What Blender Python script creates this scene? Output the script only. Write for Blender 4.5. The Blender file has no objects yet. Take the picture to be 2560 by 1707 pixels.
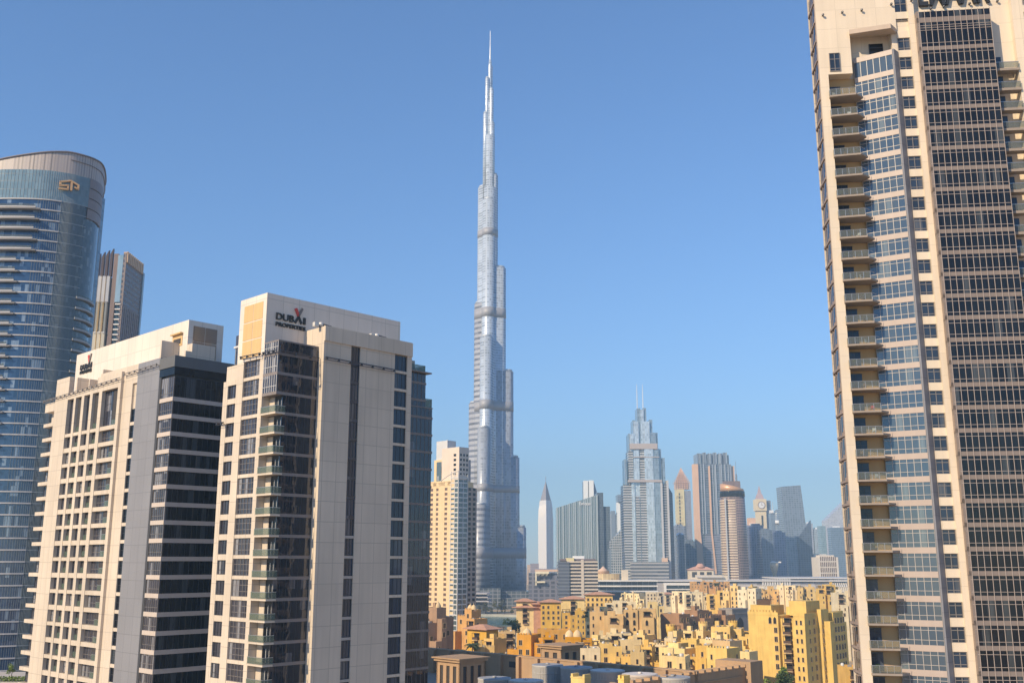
import bpy, math, random
from mathutils import Vector
sc = bpy.context.scene
col = sc.collection
R = math.radians
# ------------------------------------------------------------------ camera, sky, sun, exposure
CZ = 60.0
PITCH = R(12.35)
FPX = 2497.0                      # focal length in photo pixels (2560 wide)
cam = bpy.data.cameras.new('camera')
cam.sensor_width = 36.0
cam.lens = 36.0 * FPX / 2560.0
cam.clip_start = 0.5
cam.clip_end = 20000
co = bpy.data.objects.new('camera', cam)
col.objects.link(co)
co.location = (0, 0, CZ)
co.rotation_euler = (R(90) + PITCH, 0, 0)
sc.camera = co
SUN_AZ = Vector((-0.73, -0.68))
SUN_EL = R(31)
SUN_AZ.normalize()
w = bpy.data.worlds.new('World')
sc.world = w
w.use_nodes = True
nt = w.node_tree
bg = nt.nodes['Background']
sky = nt.nodes.new('ShaderNodeTexSky')
sky.sky_type = 'NISHITA'
sky.sun_disc = False
sky.sun_elevation = SUN_EL
sky.sun_rotation = math.atan2(SUN_AZ.x, SUN_AZ.y)
sky.altitude = 0
sky.air_density = 1.15
sky.dust_density = 0.0
sky.ozone_density = 10.0
nt.links.new(sky.outputs[0], bg.inputs[0])
bg.inputs[1].default_value = 0.132
sl = bpy.data.lights.new('sun', 'SUN')
sl.energy = 5.0
sl.angle = R(0.5)
sl.color = (1.0, 0.81, 0.55)
so = bpy.data.objects.new('sun', sl)
col.objects.link(so)
sdir = Vector((SUN_AZ.x * math.cos(SUN_EL), SUN_AZ.y * math.cos(SUN_EL), math.sin(SUN_EL)))
so.rotation_euler = (-sdir).to_track_quat('-Z', 'Y').to_euler()
so.location = (-300, -100, 400)
sc.view_settings.view_transform = 'Standard'
sc.view_settings.look = 'None'
sc.view_settings.exposure = 0.45
sc.view_settings.gamma = 1.0
sc.view_settings.use_curve_mapping = False
sc.render.engine = 'CYCLES'
sc.cycles.use_denoising = True
sc.cycles.max_bounces = 6
sc.cycles.volume_bounces = 0
sc.cycles.volume_step_rate = 4
HAZE = 0.00018


# ------------------------------------------------------------------ survey helpers
def sight(px, py, Y):
    """world x and height of the thing seen at photo pixel (px, py) standing Y metres north"""
    cx = (px - 1280) / FPX
    cy = (853.5 - py) / FPX
    b = math.cos(PITCH) - cy * math.sin(PITCH)
    c = math.sin(PITCH) + cy * math.cos(PITCH)
    return Y * cx / b, CZ + Y * c / b


def X_(px, py, Y):
    return sight(px, py, Y)[0]


def Z_(py, Y):
    return sight(1280, py, Y)[1]


# ------------------------------------------------------------------ materials
MATS = {}


def nodes_of(name):
    m = bpy.data.materials.new(name)
    m.use_nodes = True
    t = m.node_tree
    b = t.nodes['Principled BSDF']
    return m, t, b


def N(t, typ, **kw):
    n = t.nodes.new(typ)
    for k, v in kw.items():
        setattr(n, k, v)
    return n


def math_(t, op, a, b=None):
    n = N(t, 'ShaderNodeMath', operation=op)
    for i, q in enumerate((a, b)):
        if q is None:
            continue
        if isinstance(q, (int, float)):
            n.inputs[i].default_value = q
        else:
            t.links.new(q, n.inputs[i])
    return n.outputs[0]


def mixc(t, fac, a, b):
    n = N(t, 'ShaderNodeMix', data_type='RGBA')
    if isinstance(fac, (int, float)):
        n.inputs[0].default_value = fac
    else:
        t.links.new(fac, n.inputs[0])
    for i, q in ((6, a), (7, b)):
        if isinstance(q, tuple):
            n.inputs[i].default_value = (*q, 1) if len(q) == 3 else q
        else:
            t.links.new(q, n.inputs[i])
    return n.outputs[2]


def wallcoords(t):
    """(run along the wall, height) of the point in the object's own metres"""
    tc = N(t, 'ShaderNodeTexCoord')
    s = N(t, 'ShaderNodeSeparateXYZ')
    t.links.new(tc.outputs['Object'], s.inputs[0])
    return math_(t, 'ADD', s.outputs[0], s.outputs[1]), s.outputs[2], tc.outputs['Object']


def stucco(name, c, var=0.12, rough=0.8, scale=0.25, joints=None, jc=0.72, spec=0.3):
    """plaster, stone or coated panels: mottled, weathered in vertical streaks, optional panel joints"""
    if name in MATS:
        return MATS[name]
    m, t, b = nodes_of(name)
    a, z, ob = wallcoords(t)
    n1 = N(t, 'ShaderNodeTexNoise')
    n1.inputs['Scale'].default_value = scale
    n1.inputs['Detail'].default_value = 6
    t.links.new(ob, n1.inputs['Vector'])
    mp = N(t, 'ShaderNodeMapping')
    mp.inputs['Scale'].default_value = (1.2, 1.2, 0.06)
    t.links.new(ob, mp.inputs[0])
    n2 = N(t, 'ShaderNodeTexNoise')
    n2.inputs['Scale'].default_value = 1.0
    n2.inputs['Detail'].default_value = 4
    t.links.new(mp.outputs[0], n2.inputs['Vector'])
    f = math_(t, 'ADD', math_(t, 'MULTIPLY', n1.outputs[0], 0.6), math_(t, 'MULTIPLY', n2.outputs[0], 0.4))
    lo = tuple(x * (1 - var * 1.6) for x in c)
    hi = tuple(min(0.9, x * (1 + var * 1.2)) for x in c)
    mr = N(t, 'ShaderNodeMapRange')
    mr.inputs[1].default_value = 0.33
    mr.inputs[2].default_value = 0.67
    t.links.new(f, mr.inputs[0])
    colr = mixc(t, mr.outputs[0], lo, hi)
    if joints:
        pw, ph, jw = joints
        fa = math_(t, 'FRACT', math_(t, 'DIVIDE', a, pw))
        fz = math_(t, 'FRACT', math_(t, 'DIVIDE', z, ph))
        ja = math_(t, 'LESS_THAN', fa, jw / pw)
        jz = math_(t, 'LESS_THAN', fz, jw / ph)
        j = math_(t, 'MAXIMUM', ja, jz)
        # each panel a little different
        cell = N(t, 'ShaderNodeCombineXYZ')
        t.links.new(math_(t, 'FLOOR', math_(t, 'DIVIDE', a, pw)), cell.inputs[0])
        t.links.new(math_(t, 'FLOOR', math_(t, 'DIVIDE', z, ph)), cell.inputs[1])
        wn = N(t, 'ShaderNodeTexWhiteNoise')
        t.links.new(cell.outputs[0], wn.inputs[0])
        hv = N(t, 'ShaderNodeHueSaturation')
        t.links.new(math_(t, 'ADD', 0.965, math_(t, 'MULTIPLY', wn.outputs[0], 0.07)), hv.inputs['Value'])
        t.links.new(colr, hv.inputs['Color'])
        colr = mixc(t, j, hv.outputs[0], tuple(x * jc for x in c))
    t.links.new(colr, b.inputs['Base Color'])
    b.inputs['Roughness'].default_value = rough
    b.inputs['Specular IOR Level'].default_value = spec
    bp = N(t, 'ShaderNodeBump')
    bp.inputs['Strength'].default_value = 0.15
    bp.inputs['Distance'].default_value = 0.05
    t.links.new(n1.outputs[0], bp.inputs['Height'])
    t.links.new(bp.outputs[0], b.inputs['Normal'])
    MATS[name] = m
    return m


def glass(name, c, c2, ior=1.6, rough=0.04, pane=(1.2, 3.5), wav=0.02, lit=0.12, litc=(0.35, 0.36, 0.38)):
    """dark architectural glazing: each pane has its own blind or room behind it and is a little out of true"""
    if name in MATS:
        return MATS[name]
    m, t, b = nodes_of(name)
    a, z, ob = wallcoords(t)
    ca = math_(t, 'FLOOR', math_(t, 'DIVIDE', a, pane[0]))
    cz = math_(t, 'FLOOR', math_(t, 'DIVIDE', z, pane[1]))
    cell = N(t, 'ShaderNodeCombineXYZ')
    t.links.new(ca, cell.inputs[0])
    t.links.new(cz, cell.inputs[1])
    wn = N(t, 'ShaderNodeTexWhiteNoise')
    oi = N(t, 'ShaderNodeObjectInfo')
    t.links.new(math_(t, 'MULTIPLY', oi.outputs['Random'], 777.0), cell.inputs[2])
    t.links.new(cell.outputs[0], wn.inputs[0])
    base = mixc(t, wn.outputs[0], c, c2)
    isl = math_(t, 'GREATER_THAN', wn.outputs[0], 1 - lit)
    # curtains and blinds: soft vertical folds
    wv = N(t, 'ShaderNodeTexNoise')
    mp = N(t, 'ShaderNodeMapping')
    mp.inputs['Scale'].default_value = (2.2, 2.2, 0.12)
    t.links.new(ob, mp.inputs[0])
    t.links.new(mp.outputs[0], wv.inputs['Vector'])
    wv.inputs['Scale'].default_value = 1.5
    base = mixc(t, math_(t, 'MULTIPLY', isl, math_(t, 'MULTIPLY', wv.outputs[0], 1.3)), base, litc)
    t.links.new(base, b.inputs['Base Color'])
    b.inputs['Roughness'].default_value = rough
    b.inputs['IOR'].default_value = ior
    b.inputs['Specular IOR Level'].default_value = 0.5
    if name == 'bronze_mirror_glass':
        b.inputs['Specular Tint'].default_value = (0.70, 0.72, 0.80, 1)
    nz = N(t, 'ShaderNodeTexNoise')
    nz.inputs['Scale'].default_value = 0.35
    nz.inputs['Detail'].default_value = 1.5
    ad = N(t, 'ShaderNodeVectorMath', operation='ADD')
    t.links.new(ob, ad.inputs[0])
    sc3 = N(t, 'ShaderNodeVectorMath', operation='SCALE')
    t.links.new(wn.outputs['Color'], sc3.inputs[0])
    sc3.inputs['Scale'].default_value = 40.0
    t.links.new(sc3.outputs[0], ad.inputs[1])
    t.links.new(ad.outputs[0], nz.inputs['Vector'])
    bp = N(t, 'ShaderNodeBump')
    bp.inputs['Strength'].default_value = 1.0
    bp.inputs['Distance'].default_value = wav
    t.links.new(nz.outputs[0], bp.inputs['Height'])
    t.links.new(bp.outputs[0], b.inputs['Normal'])
    MATS[name] = m
    return m


def grid(name, wall, gl, pw, ph, fw, fh, rough=0.3, grough=0.12, ior=1.6, metal=0.0, off=0.0):
    """a facade too far off to model pane by pane: storeys and bays of glass between wall strips"""
    if name in MATS:
        return MATS[name]
    m, t, b = nodes_of(name)
    a, z, ob = wallcoords(t)
    fa = math_(t, 'FRACT', math_(t, 'DIVIDE', math_(t, 'ADD', a, off), pw))
    fz = math_(t, 'FRACT', math_(t, 'DIVIDE', z, ph))
    g = math_(t, 'MULTIPLY', math_(t, 'GREATER_THAN', fa, fw), math_(t, 'GREATER_THAN', fz, fh))
    cell = N(t, 'ShaderNodeCombineXYZ')
    t.links.new(math_(t, 'FLOOR', math_(t, 'DIVIDE', a, pw)), cell.inputs[0])
    t.links.new(math_(t, 'FLOOR', math_(t, 'DIVIDE', z, ph)), cell.inputs[1])
    wn = N(t, 'ShaderNodeTexWhiteNoise')
    t.links.new(cell.outputs[0], wn.inputs[0])
    gc = mixc(t, wn.outputs[0], tuple(x * 0.75 for x in gl), tuple(min(.9, x * 1.3) for x in gl))
    n1 = N(t, 'ShaderNodeTexNoise')
    n1.inputs['Scale'].default_value = 0.05
    n1.inputs['Detail'].default_value = 5
    t.links.new(ob, n1.inputs['Vector'])
    wc = mixc(t, n1.outputs[0], tuple(x * 0.82 for x in wall), tuple(min(.9, x * 1.12) for x in wall))
    t.links.new(mixc(t, g, wc, gc), b.inputs['Base Color'])
    t.links.new(math_(t, 'ADD', rough, math_(t, 'MULTIPLY', g, grough - rough)), b.inputs['Roughness'])
    b.inputs['IOR'].default_value = ior
    b.inputs['Metallic'].default_value = metal
    MATS[name] = m
    return m


def plain(name, c, rough=0.5, metal=0.0, spec=0.5, var=0.08, scale=1.0):
    if name in MATS:
        return MATS[name]
    m, t, b = nodes_of(name)
    tc = N(t, 'ShaderNodeTexCoord')
    n1 = N(t, 'ShaderNodeTexNoise')
    n1.inputs['Scale'].default_value = scale
    n1.inputs['Detail'].default_value = 4
    t.links.new(tc.outputs['Object'], n1.inputs['Vector'])
    t.links.new(mixc(t, n1.outputs[0], tuple(x * (1 - var) for x in c), tuple(min(.95, x * (1 + var)) for x in c)), b.inputs['Base Color'])
    b.inputs['Roughness'].default_value = rough
    b.inputs['Metallic'].default_value = metal
    b.inputs['Specular IOR Level'].default_value = spec
    MATS[name] = m
    return m


# ------------------------------------------------------------------ mesh helper
class MB:
    def __init__(s):
        s.v = []
        s.f = []
        s.m = []
        s.sm = []

    def quad(s, pts, m=0):
        i = len(s.v)
        s.v += [tuple(p) for p in pts]
        s.f.append(tuple(range(i, i + len(pts))))
        s.m.append(m)
        s.sm.append(False)
        return s

    def box(s, x0, x1, y0, y1, z0, z1, m=0):
        x0, x1 = min(x0, x1), max(x0, x1)
        y0, y1 = min(y0, y1), max(y0, y1)
        z0, z1 = min(z0, z1), max(z0, z1)
        i = len(s.v)
        s.v += [(x0, y0, z0), (x1, y0, z0), (x1, y1, z0), (x0, y1, z0), (x0, y0, z1), (x1, y0, z1), (x1, y1, z1), (x0, y1, z1)]
        for q in ((0, 3, 2, 1), (4, 5, 6, 7), (0, 1, 5, 4), (1, 2, 6, 5), (2, 3, 7, 6), (3, 0, 4, 7)):
            s.f.append(tuple(i + k for k in q))
            s.m.append(m)
            s.sm.append(False)
        return s

    def prism(s, pts, z0, z1, m=0, smooth=False, mt=None):
        """upright prism over a plan outline; z1 may be one height per corner"""
        ar = sum(pts[k][0] * pts[(k + 1) % len(pts)][1] - pts[(k + 1) % len(pts)][0] * pts[k][1] for k in range(len(pts)))
        n = len(pts)
        zt = list(z1) if isinstance(z1, (list, tuple)) else [z1] * n
        zb = list(z0) if isinstance(z0, (list, tuple)) else [z0] * n
        if ar < 0:
            pts = pts[::-1]
            zt = zt[::-1]
            zb = zb[::-1]
        i = len(s.v)
        s.v += [(p[0], p[1], zb[k]) for k, p in enumerate(pts)] + [(p[0], p[1], zt[k]) for k, p in enumerate(pts)]
        s.f.append(tuple(i + k for k in range(n))[::-1])
        s.f.append(tuple(i + n + k for k in range(n)))
        s.m += [m, m if mt is None else mt]
        s.sm += [False, False]
        for k in range(n):
            s.f.append((i + k, i + (k + 1) % n, i + n + (k + 1) % n, i + n + k))
            s.m.append(m)
            s.sm.append(smooth)
        return s

    def lathe(s, cx, cy, prof, n=20, m=0, a0=0.0):
        """surface of revolution, profile of (radius, height), closed at both ends"""
        i = len(s.v)
        for r, z in prof:
            for k in range(n):
                a = a0 + 2 * math.pi * k / n
                s.v.append((cx + r * math.cos(a), cy + r * math.sin(a), z))
        for q in range(len(prof) - 1):
            for k in range(n):
                s.f.append((i + q * n + k, i + q * n + (k + 1) % n, i + (q + 1) * n + (k + 1) % n, i + (q + 1) * n + k))
                s.m.append(m)
                s.sm.append(n > 8)
        s.f.append(tuple(i + k for k in range(n))[::-1])
        s.f.append(tuple(i + (len(prof) - 1) * n + k for k in range(n)))
        s.m += [m, m]
        s.sm += [False, False]
        return s

    def bar(s, p, q, r, m=0, n=5, r2=None):
        p, q = Vector(p), Vector(q)
        d = q - p
        u = d.orthogonal().normalized()
        v = d.cross(u).normalized()
        i = len(s.v)
        for c, rr in ((p, r), (q, r if r2 is None else r2)):
            for k in range(n):
                a = 2 * math.pi * k / n
                s.v.append(tuple(c + (u * math.cos(a) + v * math.sin(a)) * rr))
        for k in range(n):
            s.f.append((i + k, i + (k + 1) % n, i + n + (k + 1) % n, i + n + k))
            s.m.append(m)
            s.sm.append(False)
        s.f.append(tuple(i + k for k in range(n))[::-1])
        s.f.append(tuple(i + n + k for k in range(n)))
        s.m += [m, m]
        s.sm += [False, False]
        return s

    def hip(s, x0, x1, y0, y1, z0, z1, over=0.8, m=0, ridge=0.35):
        """hipped roof with eaves and a little thickness"""
        x0 -= over
        x1 += over
        y0 -= over
        y1 += over
        cx, cy = (x0 + x1) / 2, (y0 + y1) / 2
        rx, ry = (x1 - x0) / 2 * ridge * 0.5, (y1 - y0) / 2 * ridge * 0.5
        i = len(s.v)
        for z, (a, b2, c, d) in ((z0, (x0, x1, y0, y1)), (z0 + 0.25, (x0, x1, y0, y1)), (z1, (cx - rx, cx + rx, cy - ry, cy + ry))):
            s.v += [(a, c, z), (b2, c, z), (b2, d, z), (a, d, z)]
        s.f.append((i + 3, i + 2, i + 1, i))
        s.m.append(m)
        s.sm.append(False)
        for q in (0, 4):
            for k in range(4):
                s.f.append((i + q + k, i + q + (k + 1) % 4, i + q + 4 + (k + 1) % 4, i + q + 4 + k))
                s.m.append(m)
                s.sm.append(False)
        s.f.append((i + 8, i + 9, i + 10, i + 11))
        s.m.append(m)
        s.sm.append(False)
        return s

    def mesh(s, name, mats):
        me = bpy.data.meshes.new(name)
        me.from_pydata(s.v, [], s.f)
        for k in (mats if isinstance(mats, (list, tuple)) else [mats]):
            me.materials.append(k)
        me.polygons.foreach_set('material_index', s.m)
        me.polygons.foreach_set('use_smooth', s.sm)
        me.update()
        return me

    def build(s, name, mats, parent=None, loc=None, rotz=None):
        return place(s.mesh(name, mats), name, parent, loc, rotz)


def place(me, name, parent=None, loc=None, rotz=None):
    o = bpy.data.objects.new(name, me)
    col.objects.link(o)
    if parent:
        o.parent = parent
    if loc:
        o.location = loc
    if rotz:
        o.rotation_euler = (0, 0, rotz)
    return o


def tag(o, label, cat, group=None):
    o['label'] = label
    o['category'] = cat
    if group:
        o['group'] = group
    return o


def thing(name, label, cat, loc=(0, 0, 0), rotz=0.0, group=None):
    o = bpy.data.objects.new(name, None)
    col.objects.link(o)
    o.location = loc
    o.rotation_euler = (0, 0, rotz)
    return tag(o, label, cat, group)


def copy_tree(o, parent=None):
    c = o.copy()
    col.objects.link(c)
    if parent:
        c.parent = parent
    for ch in [q for q in bpy.data.objects if q.parent == o]:
        copy_tree(ch, c)
    return c


def structure(o):
    o['kind'] = 'structure'
    return o


def window_mesh(w_, h_, cols, rows, gm, fm, d=0.2, fr=0.07, heights=None, low=None):
    """one window: pane, frame and glazing bars; width along X, faces -Y, origin at its lower left corner, back at y = 0"""
    mb = MB()
    mb.box(fr, w_ - fr, -d * 0.45, 0, fr, h_ - fr, 0)
    mb.box(0, w_, -d, 0, 0, fr, 1).box(0, w_, -d, 0, h_ - fr, h_, 1)
    mb.box(0, fr, -d, 0, fr, h_ - fr, 1).box(w_ - fr, w_, -d, 0, fr, h_ - fr, 1)
    b = fr * 0.55
    for k in range(1, cols):
        x = w_ * k / cols
        mb.box(x - b, x + b, -d * 0.8, -d * 0.4, fr, h_ - fr, 1)
    for z in (heights or [h_ * k / rows for k in range(1, rows)]):
        mb.box(fr, w_ - fr, -d * 0.72, -d * 0.4, z - b, z + b, 1)
    if low:
        mb.box(fr, w_ - fr, -d * 1.3, -d * 1.15, fr, low, 2)
    return mb


def text_mesh(txt, size, depth, mat, bold=0.0, spacing=1.0):
    cu = bpy.data.curves.new('lettering', 'FONT')
    cu.body = txt
    cu.size = size
    cu.extrude = depth / 2
    cu.offset = bold
    cu.space_character = spacing
    o = bpy.data.objects.new('lettering', cu)
    col.objects.link(o)
    dg = bpy.context.evaluated_depsgraph_get()
    me = bpy.data.meshes.new_from_object(o.evaluated_get(dg))
    bpy.data.objects.remove(o)
    me.materials.clear()
    me.materials.append(mat)
    return me


# palette
WHITE_P = stucco('white_coated_panel', (0.605, 0.515, 0.415), 0.08, 0.55, 0.08, (3.0, 3.5, 0.11), 0.72)
WHITE_LIT = stucco('sun_lightened_panel', (0.70, 0.62, 0.54), 0.06, 0.55, 0.08, (3.4, 4.6, 0.11), 0.75)  # wall panel lightened: sun glare on the penthouse put into its colour
CREAM_P = stucco('cream_coated_panel', (0.69, 0.585, 0.46), 0.06, 0.6, 0.08, (3.3, 3.515, 0.08), 0.82)
SHADE_GREY = stucco('shade_grey_panel', (0.235, 0.235, 0.255), 0.06, 0.5, 0.08, (3.2, 3.5, 0.10), 0.72)  # grey carries painted shade, not a cladding of its own
TAN_P = stucco('tan_louvre_panel', (0.62, 0.42, 0.20), 0.06, 0.7, 0.1)
BROWN_P = stucco('taupe_stone_cladding', (0.32, 0.25, 0.21), 0.1, 0.6, 0.2, (1.0, 0.9, 0.04), 0.7)
SAND_P = stucco('sand_render', (0.60, 0.44, 0.26), 0.1, 0.8, 0.2)
CONC = stucco('warm_concrete', (0.42, 0.37, 0.33), 0.1, 0.8, 0.3)
FRAME_L = plain('pale_aluminium', (0.25, 0.22, 0.20), 0.4, 0.2)
FRAME_W = plain('silver_mullion', (0.62, 0.60, 0.57), 0.4, 0.1)
FRAME_D = plain('dark_anodised_frame', (0.06, 0.06, 0.07), 0.4, 0.3)
STEEL = plain('brushed_steel', (0.5, 0.5, 0.5), 0.35, 0.7)
G_DARK = glass('dark_grey_glass', (0.005, 0.006, 0.010), (0.012, 0.015, 0.021), 1.38, 0.03, (1.05, 3.515), 0.012, 0.10, (0.07, 0.08, 0.09))
G_BLUE = glass('blue_reflective_glass', (0.05, 0.08, 0.12), (0.07, 0.095, 0.12), 1.75, 0.05, (1.0, 3.515), 0.012, 0.1, (0.16, 0.2, 0.22))
G_LEFT = glass('grey_violet_glass', (0.03, 0.03, 0.042), (0.07, 0.068, 0.085), 1.6, 0.05, (0.9, 3.5), 0.015, 0.16, (0.30, 0.30, 0.32))
G_MIRR = glass('bronze_mirror_glass', (0.010, 0.012, 0.018), (0.022, 0.024, 0.032), 1.9, 0.02, (1.2, 3.46), 0.014, 0.06, (0.12, 0.12, 0.13))
G_NAVY = glass('navy_glass', (0.02, 0.03, 0.05), (0.03, 0.05, 0.09), 1.45, 0.03, (1.2, 3.46), 0.02, 0.1, (0.1, 0.11, 0.13))


def clear_glass(name, c, solid, rough=0.05):
    m, t, b = nodes_of(name)
    b.inputs['Base Color'].default_value = (*c, 1)
    b.inputs['Roughness'].default_value = rough
    tr = N(t, 'ShaderNodeBsdfTransparent')
    tr.inputs[0].default_value = (0.86, 0.9, 0.88, 1)
    mx = N(t, 'ShaderNodeMixShader')
    mx.inputs[0].default_value = solid
    t.links.new(tr.outputs[0], mx.inputs[1])
    t.links.new(b.outputs[0], mx.inputs[2])
    t.links.new(mx.outputs[0], t.nodes['Material Output'].inputs['Surface'])
    return m


G_BAL = clear_glass('green_tinted_glass', (0.15, 0.19, 0.155), 0.5)
G_RAIL = clear_glass('clear_balustrade_glass', (0.16, 0.17, 0.16), 0.38)
BLACK = plain('black_letter', (0.02, 0.02, 0.022), 0.5)
RED = plain('red_letter', (0.55, 0.05, 0.04), 0.5)
GREYL = plain('grey_letter', (0.18, 0.16, 0.15), 0.5)
SHADE_IN = plain('painted_opening_shade', (0.05, 0.045, 0.045), 0.8)  # near-black tone painted in for the shade inside openings

GRID_ROT = R(90 - 43.4)           # the twin towers and most of the quarter share this street grid
UX = Vector((math.cos(GRID_ROT), math.sin(GRID_ROT)))
VX = Vector((-UX.y, UX.x))


def grid_pt(P, a, b):
    return (P[0] + UX.x * a + VX.x * b, P[1] + UX.y * a + VX.y * b)


# ================================================================== the setting
def build_setting():
    gm, t, b = nodes_of('city_ground')
    tc = N(t, 'ShaderNodeTexCoord')
    n1 = N(t, 'ShaderNodeTexNoise')
    n1.inputs['Scale'].default_value = 0.01
    n1.inputs['Detail'].default_value = 8
    t.links.new(tc.outputs['Object'], n1.inputs['Vector'])
    t.links.new(mixc(t, n1.outputs[0], (0.30, 0.22, 0.13), (0.46, 0.34, 0.21)), b.inputs['Base Color'])
    b.inputs['Roughness'].default_value = 0.9
    g = MB().quad([(-5000, -900, 0), (5000, -900, 0), (5000, 9000, 0), (-5000, 9000, 0)])
    structure(g.build('ground', gm))
    wm, t, b = nodes_of('lake_water')
    b.inputs['Base Color'].default_value = (0.03, 0.14, 0.16, 1)
    b.inputs['Roughness'].default_value = 0.15
    tc = N(t, 'ShaderNodeTexCoord')
    n1 = N(t, 'ShaderNodeTexNoise')
    n1.inputs['Scale'].default_value = 0.3
    t.links.new(tc.outputs['Object'], n1.inputs['Vector'])
    bp = N(t, 'ShaderNodeBump')
    bp.inputs['Distance'].default_value = 0.6
    t.links.new(n1.outputs[0], bp.inputs['Height'])
    t.links.new(bp.outputs[0], b.inputs['Normal'])
    pts = []
    for k in range(48):
        a = 2 * math.pi * k / 48
        r = 1 + 0.12 * math.sin(3 * a + 1) + 0.06 * math.sin(5 * a)
        pts.append((-20 + 120 * r * math.cos(a), 1040 + 95 * r * math.sin(a), 0.004))
    structure(MB().quad(pts).build('lake', wm))
    # raised stone quay round the lake's far side
    q = MB()
    for k in range(2, 22):
        (x0, y0, _), (x1, y1, _) = pts[k], pts[k + 1]
        q.quad([(x0, y0, 0.01), (x1, y1, 0.01), (x1, y1, 2.2), (x0, y0, 2.2)])
        dx, dy = (x0 + 20) * .1, (y0 - 1040) * .1
        ex, ey = (x1 + 20) * .1, (y1 - 1040) * .1
        q.quad([(x0, y0, 2.2), (x1, y1, 2.2), (x1 + ex, y1 + ey, 2.2), (x0 + dx, y0 + dy, 2.2)])
    structure(q.build('quay', stucco('pale_quay_stone', (0.45, 0.42, 0.34), 0.1)))


build_setting()


# ================================================================== the three near towers
def brackets(mb, p, q, step=3.2, out=(0, 0), m=0):
    """cradle rail: a tube held off a facade on short brackets"""
    p, q = Vector(p), Vector(q)
    mb.bar(p, q, 0.10, m)
    mb.bar(p - Vector((0, 0, .42)), q - Vector((0, 0, .42)), 0.05, m)
    L = (q - p).length
    k = 0.4
    while k < L:
        c = p + (q - p) * (k / L)
        mb.bar(c, c - Vector((out[0], out[1], 0.30)), 0.07, m)
        mb.box(c.x - .12, c.x + .12, c.y - .12, c.y + .12, c.z - .45, c.z + .1, m)
        k += step


def dubai_sign(parent, name, fac, a0, a1, z0, z1, psz0, psz1, check):
    """raised lettering on a wall; fac maps (run, height, out) to building coordinates"""
    wtot = a1 - a0
    h = z1 - z0
    sg = bpy.data.objects.new(name, None)
    col.objects.link(sg)
    sg.parent = parent
    M, rz = fac
    def put(txt, a, z, size, mat, bold, wid, nm):
        me = text_mesh(txt, size, 0.25, mat, bold)
        xs = [v.co.x for v in me.vertices]
        s = wid / (max(xs) - min(xs))
        for v in me.vertices:
            v.co = Vector(((v.co.x - min(xs)) * s, -v.co.z, v.co.y))
        o = place(me, nm, sg, M(a, z, 0.14), rz)
        return o
    put('DUB', a0, z0, h * 1.38, BLACK, 0.03, wtot * 0.60, 'lettering')
    mb = MB()
    ax = a0 + wtot * 0.64
    lw = wtot * 0.045
    def bar2(mm, pa, pz, qa, qz, t_, m=0):
        d = math.hypot(qa - pa, qz - pz)
        na, nz = -(qz - pz) / d * t_ / 2, (qa - pa) / d * t_ / 2
        pts = [(pa + na, pz + nz), (pa - na, pz - nz), (qa - na, qz - nz), (qa + na, qz + nz)]
        f = [M(a, z, 0.26) for a, z in pts]
        b_ = [M(a, z, 0.02) for a, z in pts]
        mm.quad(f, m)
        mm.quad(b_[::-1], m)
        for k in range(4):
            mm.quad([f[k], b_[k], b_[(k + 1) % 4], f[(k + 1) % 4]], m)
    bar2(mb, ax, z0, ax + wtot * .11, z1, lw * 1.4)
    bar2(mb, ax + wtot * .22, z0, ax + wtot * .11, z1, lw * 1.4)
    bar2(mb, a1 - lw, z0, a1 - lw, z1, lw * 1.7)
    # the tick above the A: a red stroke and a grey one
    bar2(mb, ax + wtot * .11, z1 + h * .1, ax - wtot * .0, z1 + check, lw * 1.8, 1)
    bar2(mb, ax + wtot * .11, z1 + h * .1, ax + wtot * .23, z1 + check * 1.15, lw * 1.5, 2)
    mb.build('lettering', [BLACK, RED, GREYL], sg)
    put('PROPERTIES', a0, psz0, (psz1 - psz0) * 1.36, BLACK, 0.02, wtot, 'lettering')
    return sg


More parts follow.
